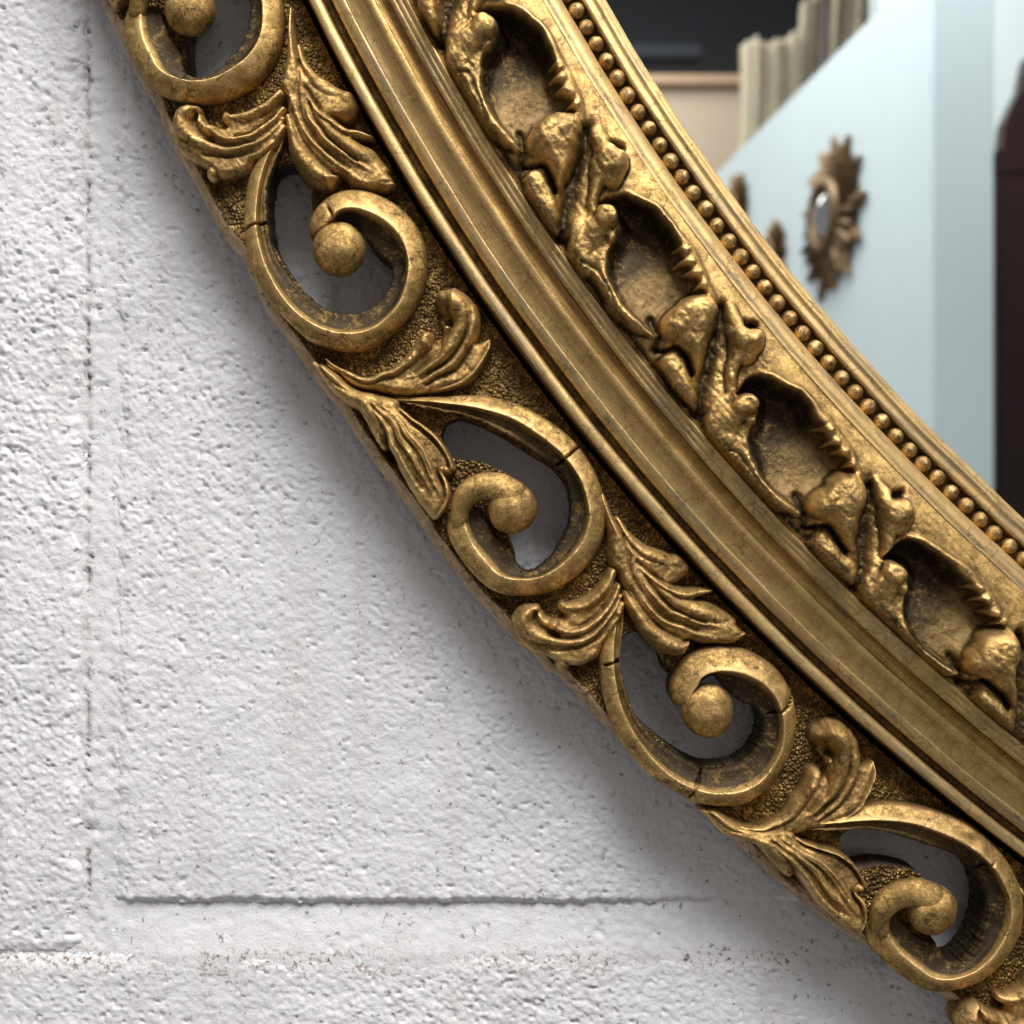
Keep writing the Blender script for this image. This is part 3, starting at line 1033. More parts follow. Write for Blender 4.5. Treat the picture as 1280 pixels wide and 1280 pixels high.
LB = Relief()     # curling sprig left of it
LB.poly(q('d2', [(1040, 60), (980, 70), (880, 170), (760, 235), (620, 250), (540, 200), (510, 260), (560, 340), (500, 330), (430, 280), (400, 220), (330, 180), (230, 200),
                 (150, 290), (140, 420), (200, 560), (330, 640), (420, 720), (520, 770), (640, 770), (760, 720), (840, 620), (930, 520), (1050, 360), (1050, 200)]), 89, 10)
LB.stroke(q('d2', [(1010, 90), (930, 180), (820, 250), (700, 285), (600, 270), (560, 230)]), [8, 9, 10, 10, 8, 5], [96, 100, 98, 94, 90, 84], p=0.5)
LB.stroke(q('d2', [(1030, 210), (930, 330), (810, 430), (650, 470), (540, 460), (470, 400)]), [6, 8, 9, 9, 9, 8], [92, 96, 98, 98, 96, 100], p=0.6)
LB.dome(q('d2', [(465, 390)])[0], 10, 102)
LB.stroke(q('d2', [(1030, 280), (930, 400), (800, 500), (620, 550), (470, 530), (340, 470), (250, 380), (230, 300), (280, 235), (350, 215)]),
          [5, 7, 9, 10, 11, 15, 17, 16, 13, 8], [90, 94, 96, 96, 96, 98, 100, 102, 102, 94], p=0.55)
LB.stroke(q('d2', [(1030, 350), (930, 480), (800, 570), (640, 620), (480, 620), (330, 580)]), [6, 9, 11, 12, 12, 8], [90, 92, 90, 88, 86, 78], p=0.6)
LB.dome(q('d2', [(460, 725)])[0], 11, 88)
LB.groove(q('d2', [(1020, 160), (920, 300), (800, 400), (650, 440)]), 2.0, 7)
LB.groove(q('d2', [(1010, 300), (880, 440), (700, 520), (520, 510), (400, 450)]), 1.6, 6)
LB.groove(q('d2', [(340, 250), (330, 330), (400, 420), (460, 470)]), 3.5, 13)
LB.groove(q('d2', [(960, 440), (820, 560), (640, 590), (400, 590)]), 2.2, 6)

LC = Relief()     # sprig below volute A, curling up and inwards
LC.poly(q('d5', [(-260, 760), (-130, 850), (0, 890), (130, 890), (250, 855), (360, 780), (450, 690), (470, 580), (560, 560), (620, 620), (640, 520), (600, 380),
                 (600, 280), (700, 200), (800, 200), (900, 280), (950, 420), (920, 600), (1040, 590), (1000, 730), (900, 880), (760, 970), (570, 1020),
                 (300, 1050), (100, 1000), (-60, 980), (-200, 880), (-330, 750)]), 87, 10)
LC.stroke(q('d5', [(-300, 730), (-150, 850), (0, 905), (130, 905), (250, 870), (350, 800), (440, 720), (500, 640)]), [2, 4, 5, 6, 7, 9, 11, 12],
          [80, 86, 90, 92, 93, 94, 96, 100], p=0.5)
LC.stroke(q('d5', [(510, 640), (530, 590)]), [13, 12], [104, 102], p=0.5)
LC.stroke(q('d5', [(380, 900), (540, 830), (680, 720), (770, 590), (810, 450), (800, 350), (740, 280), (670, 270)]),
          [6, 9, 12, 15, 18, 20, 19, 13], [88, 94, 98, 100, 104, 108, 108, 98], p=0.5)
LC.stroke(q('d5', [(420, 960), (600, 890), (760, 770), (860, 620), (900, 450), (880, 340)]), [6, 9, 11, 12, 12, 10], [86, 92, 95, 96, 98, 96], p=0.6)
LC.stroke(q('d5', [(450, 1010), (640, 960), (800, 890), (900, 790), (970, 680), (1030, 600)]), [6, 11, 14, 14, 11, 3], [82, 88, 90, 90, 88, 84], p=0.6)
LC.stroke(q('d5', [(560, 1015), (700, 990), (850, 910), (950, 800), (1020, 680), (1035, 600)]), [2.5, 3, 3.5, 3.5, 3, 2], [80, 88, 92, 94, 92, 86], p=0.5)
LC.groove(q('d5', [(440, 870), (560, 790), (650, 690), (650, 560)]), 2.3, 9)
LC.groove(q('d5', [(480, 910), (640, 820), (780, 690), (850, 520), (850, 420)]), 1.7, 6)
LC.groove(q('d5', [(520, 960), (700, 870), (830, 760), (920, 600)]), 2.3, 8)
LC.dome(q('d5', [(690, 500)])[0], 7, 98)
LC.groove(q('d5', [(610, 380), (660, 400), (700, 460)]), 6, 30)

LD = Relief()     # long leaf lying along the rim
LD.poly(q('d6', [(-200, -130), (-60, 60), (100, 190), (200, 330), (270, 450), (310, 540), (380, 560), (380, 430), (440, 560), (500, 740), (600, 920), (700, 1060),
                 (790, 1160), (870, 1080), (890, 930), (850, 790), (900, 800), (945, 770), (925, 650), (850, 540), (760, 440), (620, 350), (520, 260), (480, 170),
                 (300, 110), (120, 60), (-100, -120)]), 93, 10)
LD.stroke(q('d6', [(-190, -120), (-40, 60), (100, 150), (220, 210), (300, 330), (350, 450), (370, 540)]), [5, 8, 12, 14, 15, 13, 8], [80, 88, 94, 100, 98, 92, 78], p=0.55)
LD.stroke(q('d6', [(230, 190), (340, 320), (430, 460), (500, 620), (590, 800), (690, 960), (780, 1120)]), [6, 8, 9, 10, 11, 11, 6], [98, 102, 102, 100, 98, 94, 86], p=0.6)
LD.stroke(q('d6', [(300, 210), (430, 360), (540, 520), (630, 690), (720, 850), (790, 1000)]), [6, 8, 9, 9, 9, 8], [100, 104, 103, 102, 98, 92], p=0.6)
LD.stroke(q('d6', [(370, 230), (520, 390), (640, 540), (730, 700), (790, 860), (840, 1000)]), [6, 8, 9, 10, 10, 7], [98, 102, 102, 100, 97, 92], p=0.6)
LD.stroke(q('d6', [(480, 300), (610, 420), (730, 540), (800, 660), (860, 760)]), [6, 10, 13, 14, 10], [92, 92, 91, 92, 94], p=0.6)
LD.stroke(q('d6', [(500, 260), (630, 365), (770, 460), (860, 570), (920, 680), (935, 740)]), [2.5, 3, 3.5, 3.5, 4, 5], [90, 98, 100, 100, 98, 96], p=0.5)
LD.dome(q('d6', [(890, 755)])[0], 8, 98)
LD.stroke(q('d6', [(830, 760), (880, 880), (870, 1030), (800, 1130)]), [3, 4, 4, 3], [92, 96, 94, 90], p=0.5)
LD.groove(q('d6', [(270, 220), (390, 380), (490, 560), (590, 760), (680, 900)]), 1.6, 6)
LD.groove(q('d6', [(330, 230), (470, 420), (590, 600), (680, 780)]), 1.5, 5)
LD.groove(q('d6', [(430, 290), (580, 460), (690, 630), (770, 800)]), 1.8, 6)

for k in (-1, 0, 1, 2):
    for R, base, dtt in ((LA, kA, dtA), (LB, kA, dtA), (LC, kA, dtA), (LD, kB, dtB)):
        if k == 2:
            ds, dt = base[1] - base[0] + PER, dtt[1]
        else:
            ds, dt = base[k] - base[0], dtt[k]
        patch('leaf', R.shift(ds, dt), 1.1, 60.5, M_LEAF, MR)

# ------------------------------------------------------------------ run mouldings
def moulding(name, prof, mat, ds=4.0, zlow=14.0, sub=4, wob=0.9):
    """prof: rows (t, z); built as a strip along the whole frame with both sides taken down to zlow"""
    P = np.asarray(prof, float)
    s = np.arange(S0, S1 + ds, ds)
    n = len(s); m = len(P)
    S = np.repeat(s[:, None], m, 1); T = np.repeat(P[None, :, 0], n, 0); Z = np.repeat(P[None, :, 1], n, 0)
    w = (fbm(s / 90, s * 0 + len(name), 3, 3) - 0.5)[:, None] * 2 * wob
    T = T + w; 
    Z = Z + (fbm(S / 40, T / 6, 8, 3) - 0.5) * 0.7
    V = STW(S.ravel(), T.ravel(), Z.ravel())
    return mesh(name, V, gridfaces(n, m, flip=True), mat, MR, uv=np.c_[S.ravel(), T.ravel()])


def arc(t0, z0, t1, z1, bulge, n=9):
    u = np.linspace(0, 1, n)
    dx, dz = t1 - t0, z1 - z0
    L = math.hypot(dx, dz)
    nx, nz = -dz / L, dx / L
    b = bulge * np.sin(u * math.pi)
    return [(t0 + dx * a + nx * c, z0 + dz * a + nz * c) for a, c in zip(u, b)]


moulding('outer_fillet', [(0, 14), (0, 60), (0, 93), (0.6, 95), (1.6, 96), (6, 96.8), (11, 96.5), (12.8, 95), (15, 90), (15.3, 80)], M_PALE)
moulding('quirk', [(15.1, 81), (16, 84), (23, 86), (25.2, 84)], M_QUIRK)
moulding('torus', [(24.7, 82), (25.0, 95)] + arc(25.3, 97, 38, 104.5, 1.3) + [(39, 104)], M_PALE)
moulding('cove', arc(38.8, 103.8, 60, 111, -1.6, 12) + arc(60.5, 112, 71, 113.5, 1.1, 9), M_MOULD)
moulding('scotia', [(71.2, 108), (71.4, 112.5)] + arc(71.8, 112, 86, 119, -3.2, 12), M_SCOTIA)
moulding('ribbed_slope', [(86.2, 118), (87, 120.8), (92, 124), (93, 123.2), (94, 124.8), (98, 127.6), (99, 126.8), (100, 128.2), (103, 131), (104.8, 131.6), (106.2, 130), (108.5, 125), (110, 121)], M_PALE)
ZI = 246.0
moulding('inner_slope', [(ZI - 0.3, 120), (ZI, 144.0)] + [(248, 143.6), (250, 142.4), (252, 143.2), (256, 142.8), (259, 141.5), (260.5, 140.2), (268.2, 134), (269.2, 131.5), (269.6, 112)], M_PALE)
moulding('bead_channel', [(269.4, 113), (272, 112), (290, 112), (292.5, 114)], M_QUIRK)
moulding('sight_edge', [(291.8, 108), (292, 124), (293, 126.4), (297, 127.0), (299, 125.4), (304, 124.6), (306, 126.4), (308, 126.8), (310, 125.2), (312, 126), (314, 125.6), (318, 120.5), (319.2, 118), (319.4, 104)], M_PALE)
moulding('back_board', [(-16, 12), (-16, 14), (2, 16), (30, 50), (120, 60), (300, 60), (330, 60), (330, 12)], M_WOOD, ds=20)

# ------------------------------------------------------------------ acanthus band
def q6(t_, p, z=158):
    return tr(t_, p, z)


K0 = ST(unp((602, 20), 165))[0]; K1 = ST(unp((755.6, 261), 165))[0]; K2 = ST(unp((929, 495), 165))[0]; K3 = ST(unp((1115, 706), 165))[0]
print('knobs', K0, K1, K2, K3)
P2 = (K3[0] - K0[0]) / 3
KS = [K0[0] - 2 * P2, K0[0] - P2, K0[0], K1[0], K2[0], K3[0], K3[0] + P2, K3[0] + 2 * P2]
KT = [0, 0, K0[1] - K1[1], 0, K2[1] - K1[1], K3[1] - K1[1], 0, 0]

BU1 = Relief(None)   # pieces traced at knob 1 (c6) and, after shift, at knob 0 (e2)
shift01 = np.array([K1[0] - K0[0], K1[1] - K0[1]])


def e2(p, z=160):
    return tr('e2', p, z) + shift01 * 0


U1 = []   # list of (op adder) built around knob 1
R1 = Relief(None)
# leaf sheet left of the hollow
R1.poly(q6('c6', [(190, 270), (240, 200), (300, 170), (400, 195), (420, 290), (390, 420), (420, 540), (520, 670), (480, 690), (400, 640), (330, 545), (260, 440), (205, 350)]), 156, 12)
R1.poly(q6('c6', [(420, 95), (500, 130), (600, 210), (690, 340), (760, 480), (800, 600), (770, 660), (700, 520), (600, 400), (560, 300), (460, 200), (400, 130)]), 158, 9)
# hollow
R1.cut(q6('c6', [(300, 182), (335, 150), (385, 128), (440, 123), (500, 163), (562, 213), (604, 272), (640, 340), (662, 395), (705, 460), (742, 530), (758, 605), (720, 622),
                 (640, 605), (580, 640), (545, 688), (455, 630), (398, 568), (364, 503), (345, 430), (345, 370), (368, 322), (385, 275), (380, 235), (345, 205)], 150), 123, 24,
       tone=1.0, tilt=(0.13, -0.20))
R1.stroke(q6('c6', [(338, 350), (336, 430), (356, 510), (398, 578), (456, 640), (530, 690)]), [3, 4, 5, 5, 5, 4], [150, 158, 160, 160, 160, 152], p=0.5)
R1.stroke(q6('c6', [(430, 112), (500, 150), (572, 204), (620, 266), (655, 335), (672, 385), (712, 448), (750, 520), (772, 600)]), [3, 4, 4, 4, 5, 5, 5, 5, 4],
          [158, 160, 161, 161, 161, 160, 160, 160, 156], p=0.6)
for a, b, w_ in (((668, 368), (618, 356), 4.5), ((688, 415), (630, 420), 4), ((712, 462), (664, 456), 5), ((738, 510), (700, 522), 4)):
    R1.stroke(q6('c6', [a, ((a[0] + b[0]) / 2, (a[1] + b[1]) / 2 - 6), b]), [w_ + 1, w_, 1.5], [164, 160, 142], p=0.5)
# leaf with two knuckles
R1.stroke(q6('c6', [(260, 330), (300, 280), (340, 240)]), [13, 15, 16], [158, 166, 172], p=0.6)
R1.dome(q6('c6', [(348, 225)])[0], 15.5, 176)
R1.dome(q6('c6', [(366, 304)])[0], 7, 164)
R1.groove(q6('c6', [(250, 400), (300, 420), (330, 470), (400, 600)]), 2.0, 5, tone=0.7)

R0 = Relief(None)    # traced beside knob 0
R0.poly(e2([(60, 560), (150, 480), (130, 300), (150, 180), (300, 90), (460, 70), (620, 120), (700, 180), (800, 300), (920, 440), (900, 620), (700, 700), (640, 840),
            (620, 960), (500, 1020), (380, 1000), (290, 940), (150, 740)]), 152, 13)
R0.poly(e2([(110, 230), (190, 130), (300, 92), (420, 68), (540, 110), (610, 200), (600, 330), (520, 440), (460, 570), (390, 700), (350, 640), (290, 510), (200, 400), (120, 330)], 168),
        176, 22, p=0.75)
R0.dome(e2([(400, 190)], 170)[0], 27, 180, p=0.6)
R0.stroke(e2([(165, 560), (215, 650), (265, 760), (320, 880), (360, 950)]), [11, 13, 12, 9, 5], [160, 163, 162, 160, 154], p=0.55)
R0.groove(e2([(90, 450), (160, 465), (240, 470), (305, 560), (345, 690)], 156), 3.0, 13, tone=1.0)
R0.groove(e2([(610, 200), (560, 380), (500, 560), (450, 740), (410, 900), (390, 980)], 156), 9.0, 14, tone=0.95)
R0.groove(e2([(60, 200), (90, 330), (60, 480)], 150), 5, 8, tone=0.9)
R0.stroke(e2([(690, 190), (705, 290), (730, 380), (720, 500), (670, 640), (640, 780), (640, 850)]), [7, 10, 13, 14, 10, 7, 6], [158, 166, 172, 172, 168, 164, 162], p=0.6)
R0.stroke(e2([(770, 430), (830, 460), (800, 560)], 170), [15, 17, 13], [180, 182, 172], p=0.55)
R0.groove(e2([(790, 330), (860, 340)]), 5, 14, tone=0.9)
R0.stroke(e2([(640, 880), (560, 980), (540, 1100), (600, 1260)]), [7, 12, 16, 14], [160, 160, 160, 158], p=0.7)

band_ops = []
for ks, kt in zip(KS, KT):
    band_ops.append((R1.shift(ks - K1[0], kt), ks))
    band_ops.append((R0.shift(ks - K0[0], kt - (K0[1] - K1[1])), ks))
# sheets first, hollows afterwards (so the hollow cuts the sheet that overlaps it)


def band_base(S, T):
    t = T
    zb = np.interp(t, [100, 106, 110, 114, 122, 140, 170, 205, 230, 246], [120, 124, 127, 129, 137, 147, 152, 153, 149.5, 144.0])
    return zb


def band_field(S, T):
    H = band_base(S, T)
    tone = np.zeros(S.shape); wax = np.zeros(S.shape)
    wax = np.maximum(wax, np.exp(-((T - 113 - 4 * (fbm(S / 25, T / 9, 2, 3) - 0.5)) / 4.5) ** 2))
    Sw = S + (fbm(S / 34, T / 34, 151, 3) - 0.5) * 15; Tw = T + (fbm(S / 34, T / 34, 152, 3) - 0.5) * 11
    for R, ks in band_ops:
        R.eval(Sw, Tw, H, tone, wax)
    edge = np.clip((246 - T) / 10, 0, 1) * np.clip((T - 107) / 6, 0, 1)
    Hb = band_base(S, T)
    H = Hb + (H - Hb) * (edge * edge * (3 - 2 * edge)) ** 0.6
    H = soft(H, 2); tone = soft(tone, 2)
    wax = np.maximum(wax, np.clip((soft(H, 12) - H) / 2.2, 0, 1) * 1.0 * (1 - 0.7 * tone))
    rub = np.clip((H - soft(H, 9) - 0.4) / 2.2, 0, 1) * edge * (1 - tone)
    am = edge * (1 - 0.6 * tone) * np.clip((226 - T) / 18, 0.06, 1)
    H = H + (fbm(S / 17, T / 15, 90, 4) - 0.5) * 4.2 * am + (fbm(S / 5, T / 5, 93, 2) - 0.5) * 0.9 * am
    H = H - np.abs(fbm(S / 13, T / 11, 97, 3) - 0.5) * 3.6 * am + (fbm((S + T * 0.5) / 26, T / 3.6, 98, 2) - 0.5) * 2.0 * am
    H = H + (fbm(S / 160, T / 2.2, 95, 2) - 0.5) * 1.6 * np.clip((T - 222) / 12, 0, 1) * (1 - edge * 0.3)
    tone = tone * edge
    return H, tone, wax * np.clip((T - 107) / 4, 0, 1), rub * 0.85


def build_band():
    cuts = [S0] + [k - 40 for k in KS if S0 + 20 < k - 40 < S1 - 20] + [S1]
    t = np.linspace(106.5, ZI, 112)
    for a, b in zip(cuts[:-1], cuts[1:]):
        n = max(3, int((b - a) / 1.25))
        ds = (b - a) / n
        s = a + ds * np.arange(-1, n + 2)
        S, T = np.meshgrid(s, t, indexing='ij')
        H, tone, wax, rub = band_field(S, T)
        x, y = XY(S, T)
        V = W(x, y, H)
        du = V[2:] - V[:-2]
        dv = np.gradient(V, axis=1)[1:-1]
        nr = np.cross(dv, du); nr /= np.linalg.norm(nr, axis=-1)[..., None]
        if nr[..., 1].mean() > 0:
            nr = -nr
        V = V[1:-1]; S_, T_ = S[1:-1], T[1:-1]
        nn, m = V.shape[:2]
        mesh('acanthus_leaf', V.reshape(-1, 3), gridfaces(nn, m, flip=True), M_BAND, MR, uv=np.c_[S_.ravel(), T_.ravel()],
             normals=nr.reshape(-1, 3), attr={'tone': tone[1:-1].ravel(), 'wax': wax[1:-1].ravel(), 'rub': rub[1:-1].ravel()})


build_band()

# ------------------------------------------------------------------ beads
BT = 281.0
bs = ST(unp((1099, 521), 126))[0][0]
b0 = ST(unp((748.5, 52), 126))[0]
b1 = ST(unp((1247, 672), 126))[0]
b2 = ST(unp((886, 264), 126))[0]
print('beads', b0, b1, b2)


def bead_mesh(k):
    r = np.random.RandomState(k)
    nu, nv = 20, 12
    th = np.linspace(0, 2 * math.pi, nu, endpoint=False); ph = np.linspace(0.03, math.pi * 0.80, nv)
    A, B = np.meshgrid(th, ph, indexing='ij')
    X = 10.4 * np.cos(A) * np.sin(B); Y = 10.4 * np.sin(A) * np.sin(B); Z = 10.5 * np.cos(B)
    f = 1 + (fbm(X / 6 + k * 7, Y / 6 + Z / 5, 33, 2) - 0.5) * 0.14
    V = np.stack([X * f * U, -Z * f * U, -Y * f * U], -1).reshape(-1, 3)
    i = np.arange(nu)[:, None]; j = np.arange(nv - 1)[None]; i2 = (i + 1) % nu
    Fc = np.stack([i * nv + j, i * nv + j + 1, i2 * nv + j + 1, i2 * nv + j], -1).reshape(-1, 4)
    return V, Fc


protos = []
SP = 26.7
NB = [0]
for i in range(-24, 60):
    s = b0[0] + i * SP
    if s < S0 + 20 or s > S1 - 20:
        continue
    k = i % 7
    x, y = XY(np.array([s + (vnoise(np.array([i * .7]), np.array([2.]), 1)[0] - .5) * 1.6]), np.array([BT + (vnoise(np.array([i * .9]), np.array([7.]), 1)[0] - .5) * 1.6]))
    if x[0] < 560 or y[0] > 960 or y[0] < -110 or x[0] > 1400:
        continue
    if len(protos) <= k or protos[k] is None:
        while len(protos) <= k:
            protos.append(None)
        V, Fc = bead_mesh(k)
        o = mesh('bead', V, Fc, M_BEAD, MR)
        protos[k] = o.data
    else:
        o = bpy.data.objects.new('bead', protos[k]); COL.objects.link(o); o.parent = MR
    w = W(x[0], y[0], 119.5)
    o.scale = (0.93 + 0.10 * rng.rand(),) * 3; o.location = tuple(w); o.rotation_euler = (0, i * 1.3, 0); NB[0] += 1
print('beads', NB)

# ------------------------------------------------------------------ mirror glass
GZ = 106.0
sg = np.arange(S0, S1 + 20, 20.0)
rows = []
for tt_ in (312, 420, 560, 800):
    x, y = XY(sg, sg * 0 + tt_)
    rows.append(np.stack([x, y], -1))
R_ = np.array(rows).transpose(1, 0, 2)
V = W(R_[..., 0].ravel(), R_[..., 1].ravel(), np.full(R_[..., 0].size, GZ))
mesh('mirror_glass', V, gridfaces(len(sg), 4, flip=True), M_GLASS, MR, smooth=False)

# ------------------------------------------------------------------ what stands in the room and shows in the glass
YM = -GZ * U
YC = -(F + ZR) * U


def room(pxx, pyy, V_):
    """a point seen in the glass at (pxx,pyy), V_ metres along the line of sight -> where it really stands"""
    X = (pxx - 640) / F * V_; Z = -(pyy - 640) / F * V_
    return Vector((X, 2 * YM - (YC + V_), Z))


def box(name, p0, p1, mat, parent=None, rot=None, bevel=0.0):
    import bmesh
    bm = bmesh.new(); bmesh.ops.create_cube(bm, size=1.0)
    c = [(a + b) / 2 for a, b in zip(p0, p1)]; d = [abs(b - a) for a, b in zip(p0, p1)]
    for v in bm.verts:
        v.co = Vector((v.co.x * d[0], v.co.y * d[1], v.co.z * d[2]))
    if bevel:
        bmesh.ops.bevel(bm, geom=bm.edges[:], offset=bevel, segments=2, affect='EDGES')
    me = bpy.data.meshes.new(name); bm.to_mesh(me); bm.free()
    me.materials.append(mat)
    o = bpy.data.objects.new(name, me); COL.objects.link(o); o.location = c
    if rot:
        o.rotation_euler = rot
    if parent:
        o.parent = parent
    return o


M_PANEL = plain('pale_blue_white_paint', (0.76, 0.86, 0.87), 0.55, 0, 0.05, 0.0012)
M_GREYW = plain('grey_green_paint', (0.56, 0.62, 0.605), 0.7, 0, 0.06, 0.0006)
M_BROWNW = plain('tan_plaster', (0.48, 0.375, 0.285), 0.8, 0, 0.08, 0.0008)
M_DARK = plain('dark_interior', (0.022, 0.025, 0.032), 0.6, 0, 0.3, 0.001)
M_MAHOG = plain('dark_mahogany', (0.022, 0.007, 0.007), 0.35, 0, 0.35, 0.003)
M_CREAM = plain('cream_cloth', (0.40, 0.35, 0.255), 0.9, 0, 0.35, 0.006)
M_SUN = plain('antique_gilt_wood', (0.20, 0.125, 0.06), 0.5, 0.5, 0.4, 0.006)
M_CONVEX, nt_, b_ = nodes('convex_mirror_silver')
b_.inputs['Base Color'].default_value = (0.8, 0.8, 0.8, 1); b_.inputs['Metallic'].default_value = 1; b_.inputs['Roughness'].default_value = 0.06

# partition: one long face running away from the glass
Pa = room(1165, 0, 2.2); Pb = room(1165, 0, 2.2)
xr, yr = Pa.x, Pa.y
slope = -170 / 1500.0
far = 4.2
xl, yl = xr + slope * (far - 2.2), yr - (far - 2.2)
ztop = (640 + 55) / 1500 * 2.2
import bmesh
bm = bmesh.new()
dirv = Vector((xl - xr, yl - yr, 0)).normalized(); nv_ = Vector((-dirv.y, dirv.x, 0))
if nv_.x > 0:
    nv_ = -nv_
th_ = 0.121
base = [Vector((xr, yr, 0)), Vector((xl, yl, 0)), Vector((xl, yl, 0)) - nv_ * th_, Vector((xr, yr, 0)) - nv_ * th_]
vs = [bm.verts.new((p.x, p.y, z)) for z in (-1.4, ztop) for p in base]
for f in ((0, 1, 2, 3), (4, 5, 6, 7), (0, 1, 5, 4), (1, 2, 6, 5), (2, 3, 7, 6), (3, 0, 4, 7)):
    bm.faces.new([vs[i] for i in f])
bmesh.ops.recalc_face_normals(bm, faces=bm.faces[:])
bmesh.ops.bevel(bm, geom=bm.edges[:], offset=0.004, segments=2, affect='EDGES')
me = bpy.data.meshes.new('partition_wall'); bm.to_mesh(me); bm.free(); me.materials.append(M_PANEL)
part = bpy.data.objects.new('partition_wall', me); COL.objects.link(part)
tag(part, 'pale blue-white partition wall reflected in the mirror glass, sloping away to the left', 'wall')


def on_partition(pxx, pyy):
    """distance along the sight line at which the partition is met"""
    # X = xr + slope*(V-2.2);  X = (pxx-640)/F*V
    k = (pxx - 640) / F
    V_ = (xr - slope * 2.2) / (k - slope)
    return room(pxx, pyy, V_), V_


def sunburst(pxx, pyy, hpx, label, seed, group='sunburst mirrors on the partition'):
    c, V_ = on_partition(pxx, pyy)
    R = hpx / F * V_ / 2
    root = empty('sunburst_mirror', c + nv_ * 0.003)
    tag(root, label, 'mirror', group)
    ux = dirv; uz = Vector((0, 0, 1))
    r = np.random.RandomState(seed)
    n = 26
    # rays: each a tapering leaf-shaped blade with real thickness, in two layers
    for lay, (rr, hh) in enumerate(((1.0, 0.010), (0.80, 0.020))):
        bm = bmesh.new()
        for i in range(n):
            a = (i + 0.5 * lay) / n * 2 * math.pi
            L = R * rr * (0.84 + 0.16 * r.rand()) * (1.0 if i % 2 else 0.88)
            w = R * 0.105
            d = ux * math.cos(a) + uz * math.sin(a); s_ = -ux * math.sin(a) + uz * math.cos(a)
            o_ = nv_ * hh
            rings = []
            for f, ww in ((0.38, 0.8), (0.6, 1.15), (0.8, 0.9), (1.0, 0.12)):
                p = d * L * f
                rings.append([bm.verts.new(tuple(p + s_ * w * ww)), bm.verts.new(tuple(p + o_ * (1.25 - 0.6 * f) + nv_ * 0.006)), bm.verts.new(tuple(p - s_ * w * ww)), bm.verts.new(tuple(p - nv_ * 0.0 + s_ * 0))])
            for r0, r1 in zip(rings[:-1], rings[1:]):
                for j in range(4):
                    bm.faces.new((r0[j], r0[(j + 1) % 4], r1[(j + 1) % 4], r1[j]))
        bmesh.ops.recalc_face_normals(bm, faces=bm.faces[:])
        me = bpy.data.meshes.new('rays'); bm.to_mesh(me); bm.free(); me.materials.append(M_SUN)
        o = bpy.data.objects.new('rays', me); COL.objects.link(o); o.parent = root
    # moulded ring
    bm = bmesh.new(); nu, nv = 48, 12
    for i in range(nu):
        a = i / nu * 2 * math.pi
        d = ux * math.cos(a) + uz * math.sin(a)
        for j in range(nv):
            b = j / nv * 2 * math.pi
            bm.verts.new(tuple(d * (R * 0.36 + R * 0.07 * math.cos(b)) + nv_ * (0.022 + R * 0.07 * math.sin(b))))
    bm.verts.ensure_lookup_table()
    for i in range(nu):
        for j in range(nv):
            bm.faces.new([bm.verts[k] for k in (i * nv + j, i * nv + (j + 1) % nv, ((i + 1) % nu) * nv + (j + 1) % nv, ((i + 1) % nu) * nv + j)])
    bmesh.ops.recalc_face_normals(bm, faces=bm.faces[:])
    me = bpy.data.meshes.new('rim'); bm.to_mesh(me); bm.free(); me.materials.append(M_SUN)
    for p in me.polygons: p.use_smooth = True
    o = bpy.data.objects.new('rim', me); COL.objects.link(o); o.parent = root
    # convex glass
    bm = bmesh.new(); nu, nv = 40, 8
    top = bm.verts.new(tuple(nv_ * (0.012 + R * 0.17)))
    rg = []
    for j in range(1, nv + 1):
        f = j / nv
        rg.append([bm.verts.new(tuple((ux * math.cos(i / nu * 2 * math.pi) + uz * math.sin(i / nu * 2 * math.pi)) * R * 0.31 * f + nv_ * (0.012 + R * 0.17 * (1 - f * f)))) for i in range(nu)])
    for i in range(nu):
        bm.faces.new((top, rg[0][i], rg[0][(i + 1) % nu]))
        for j in range(nv - 1):
            bm.faces.new((rg[j][i], rg[j + 1][i], rg[j + 1][(i + 1) % nu], rg[j][(i + 1) % nu]))
    bmesh.ops.recalc_face_normals(bm, faces=bm.faces[:])
    me = bpy.data.meshes.new('convex_glass'); bm.to_mesh(me); bm.free(); me.materials.append(M_CONVEX)
    for p in me.polygons: p.use_smooth = True
    o = bpy.data.objects.new('convex_glass', me); COL.objects.link(o); o.parent = root


sunburst(1043, 270, 218, 'large bronze sunburst mirror with convex glass, the one reflected whole on the pale partition', 1)
sunburst(971, 318, 92, 'small brown sunburst mirror half hidden by the beaded edge, just left of the large one', 2)
sunburst(924, 262, 100, 'sunburst mirror of which only a grey tip shows at the beaded edge, leftmost of three', 3)

# grey-green wall beyond the end of the partition
w0 = room(1100, 0, 3.3)
gw = box('back_wall', (w0.x, w0.y - 0.1, -1.4), (w0.x + 2.2, w0.y, 2.6), M_GREYW)
tag(gw, kind='structure')
# tall dark mahogany glass-fronted frame standing in front of it
c0 = room(1246, 150, 2.7); c1 = room(1246, 900, 2.7)
cab = empty('tall_frame', (c0.x + 0.3, c0.y, c1.z))
tag(cab, 'tall dark mahogany frame with a carved crest, reflected at the right edge of the glass', 'mirror')


def rel(p):
    return (p[0] - cab.location.x, p[1] - cab.location.y, p[2] - cab.location.z)


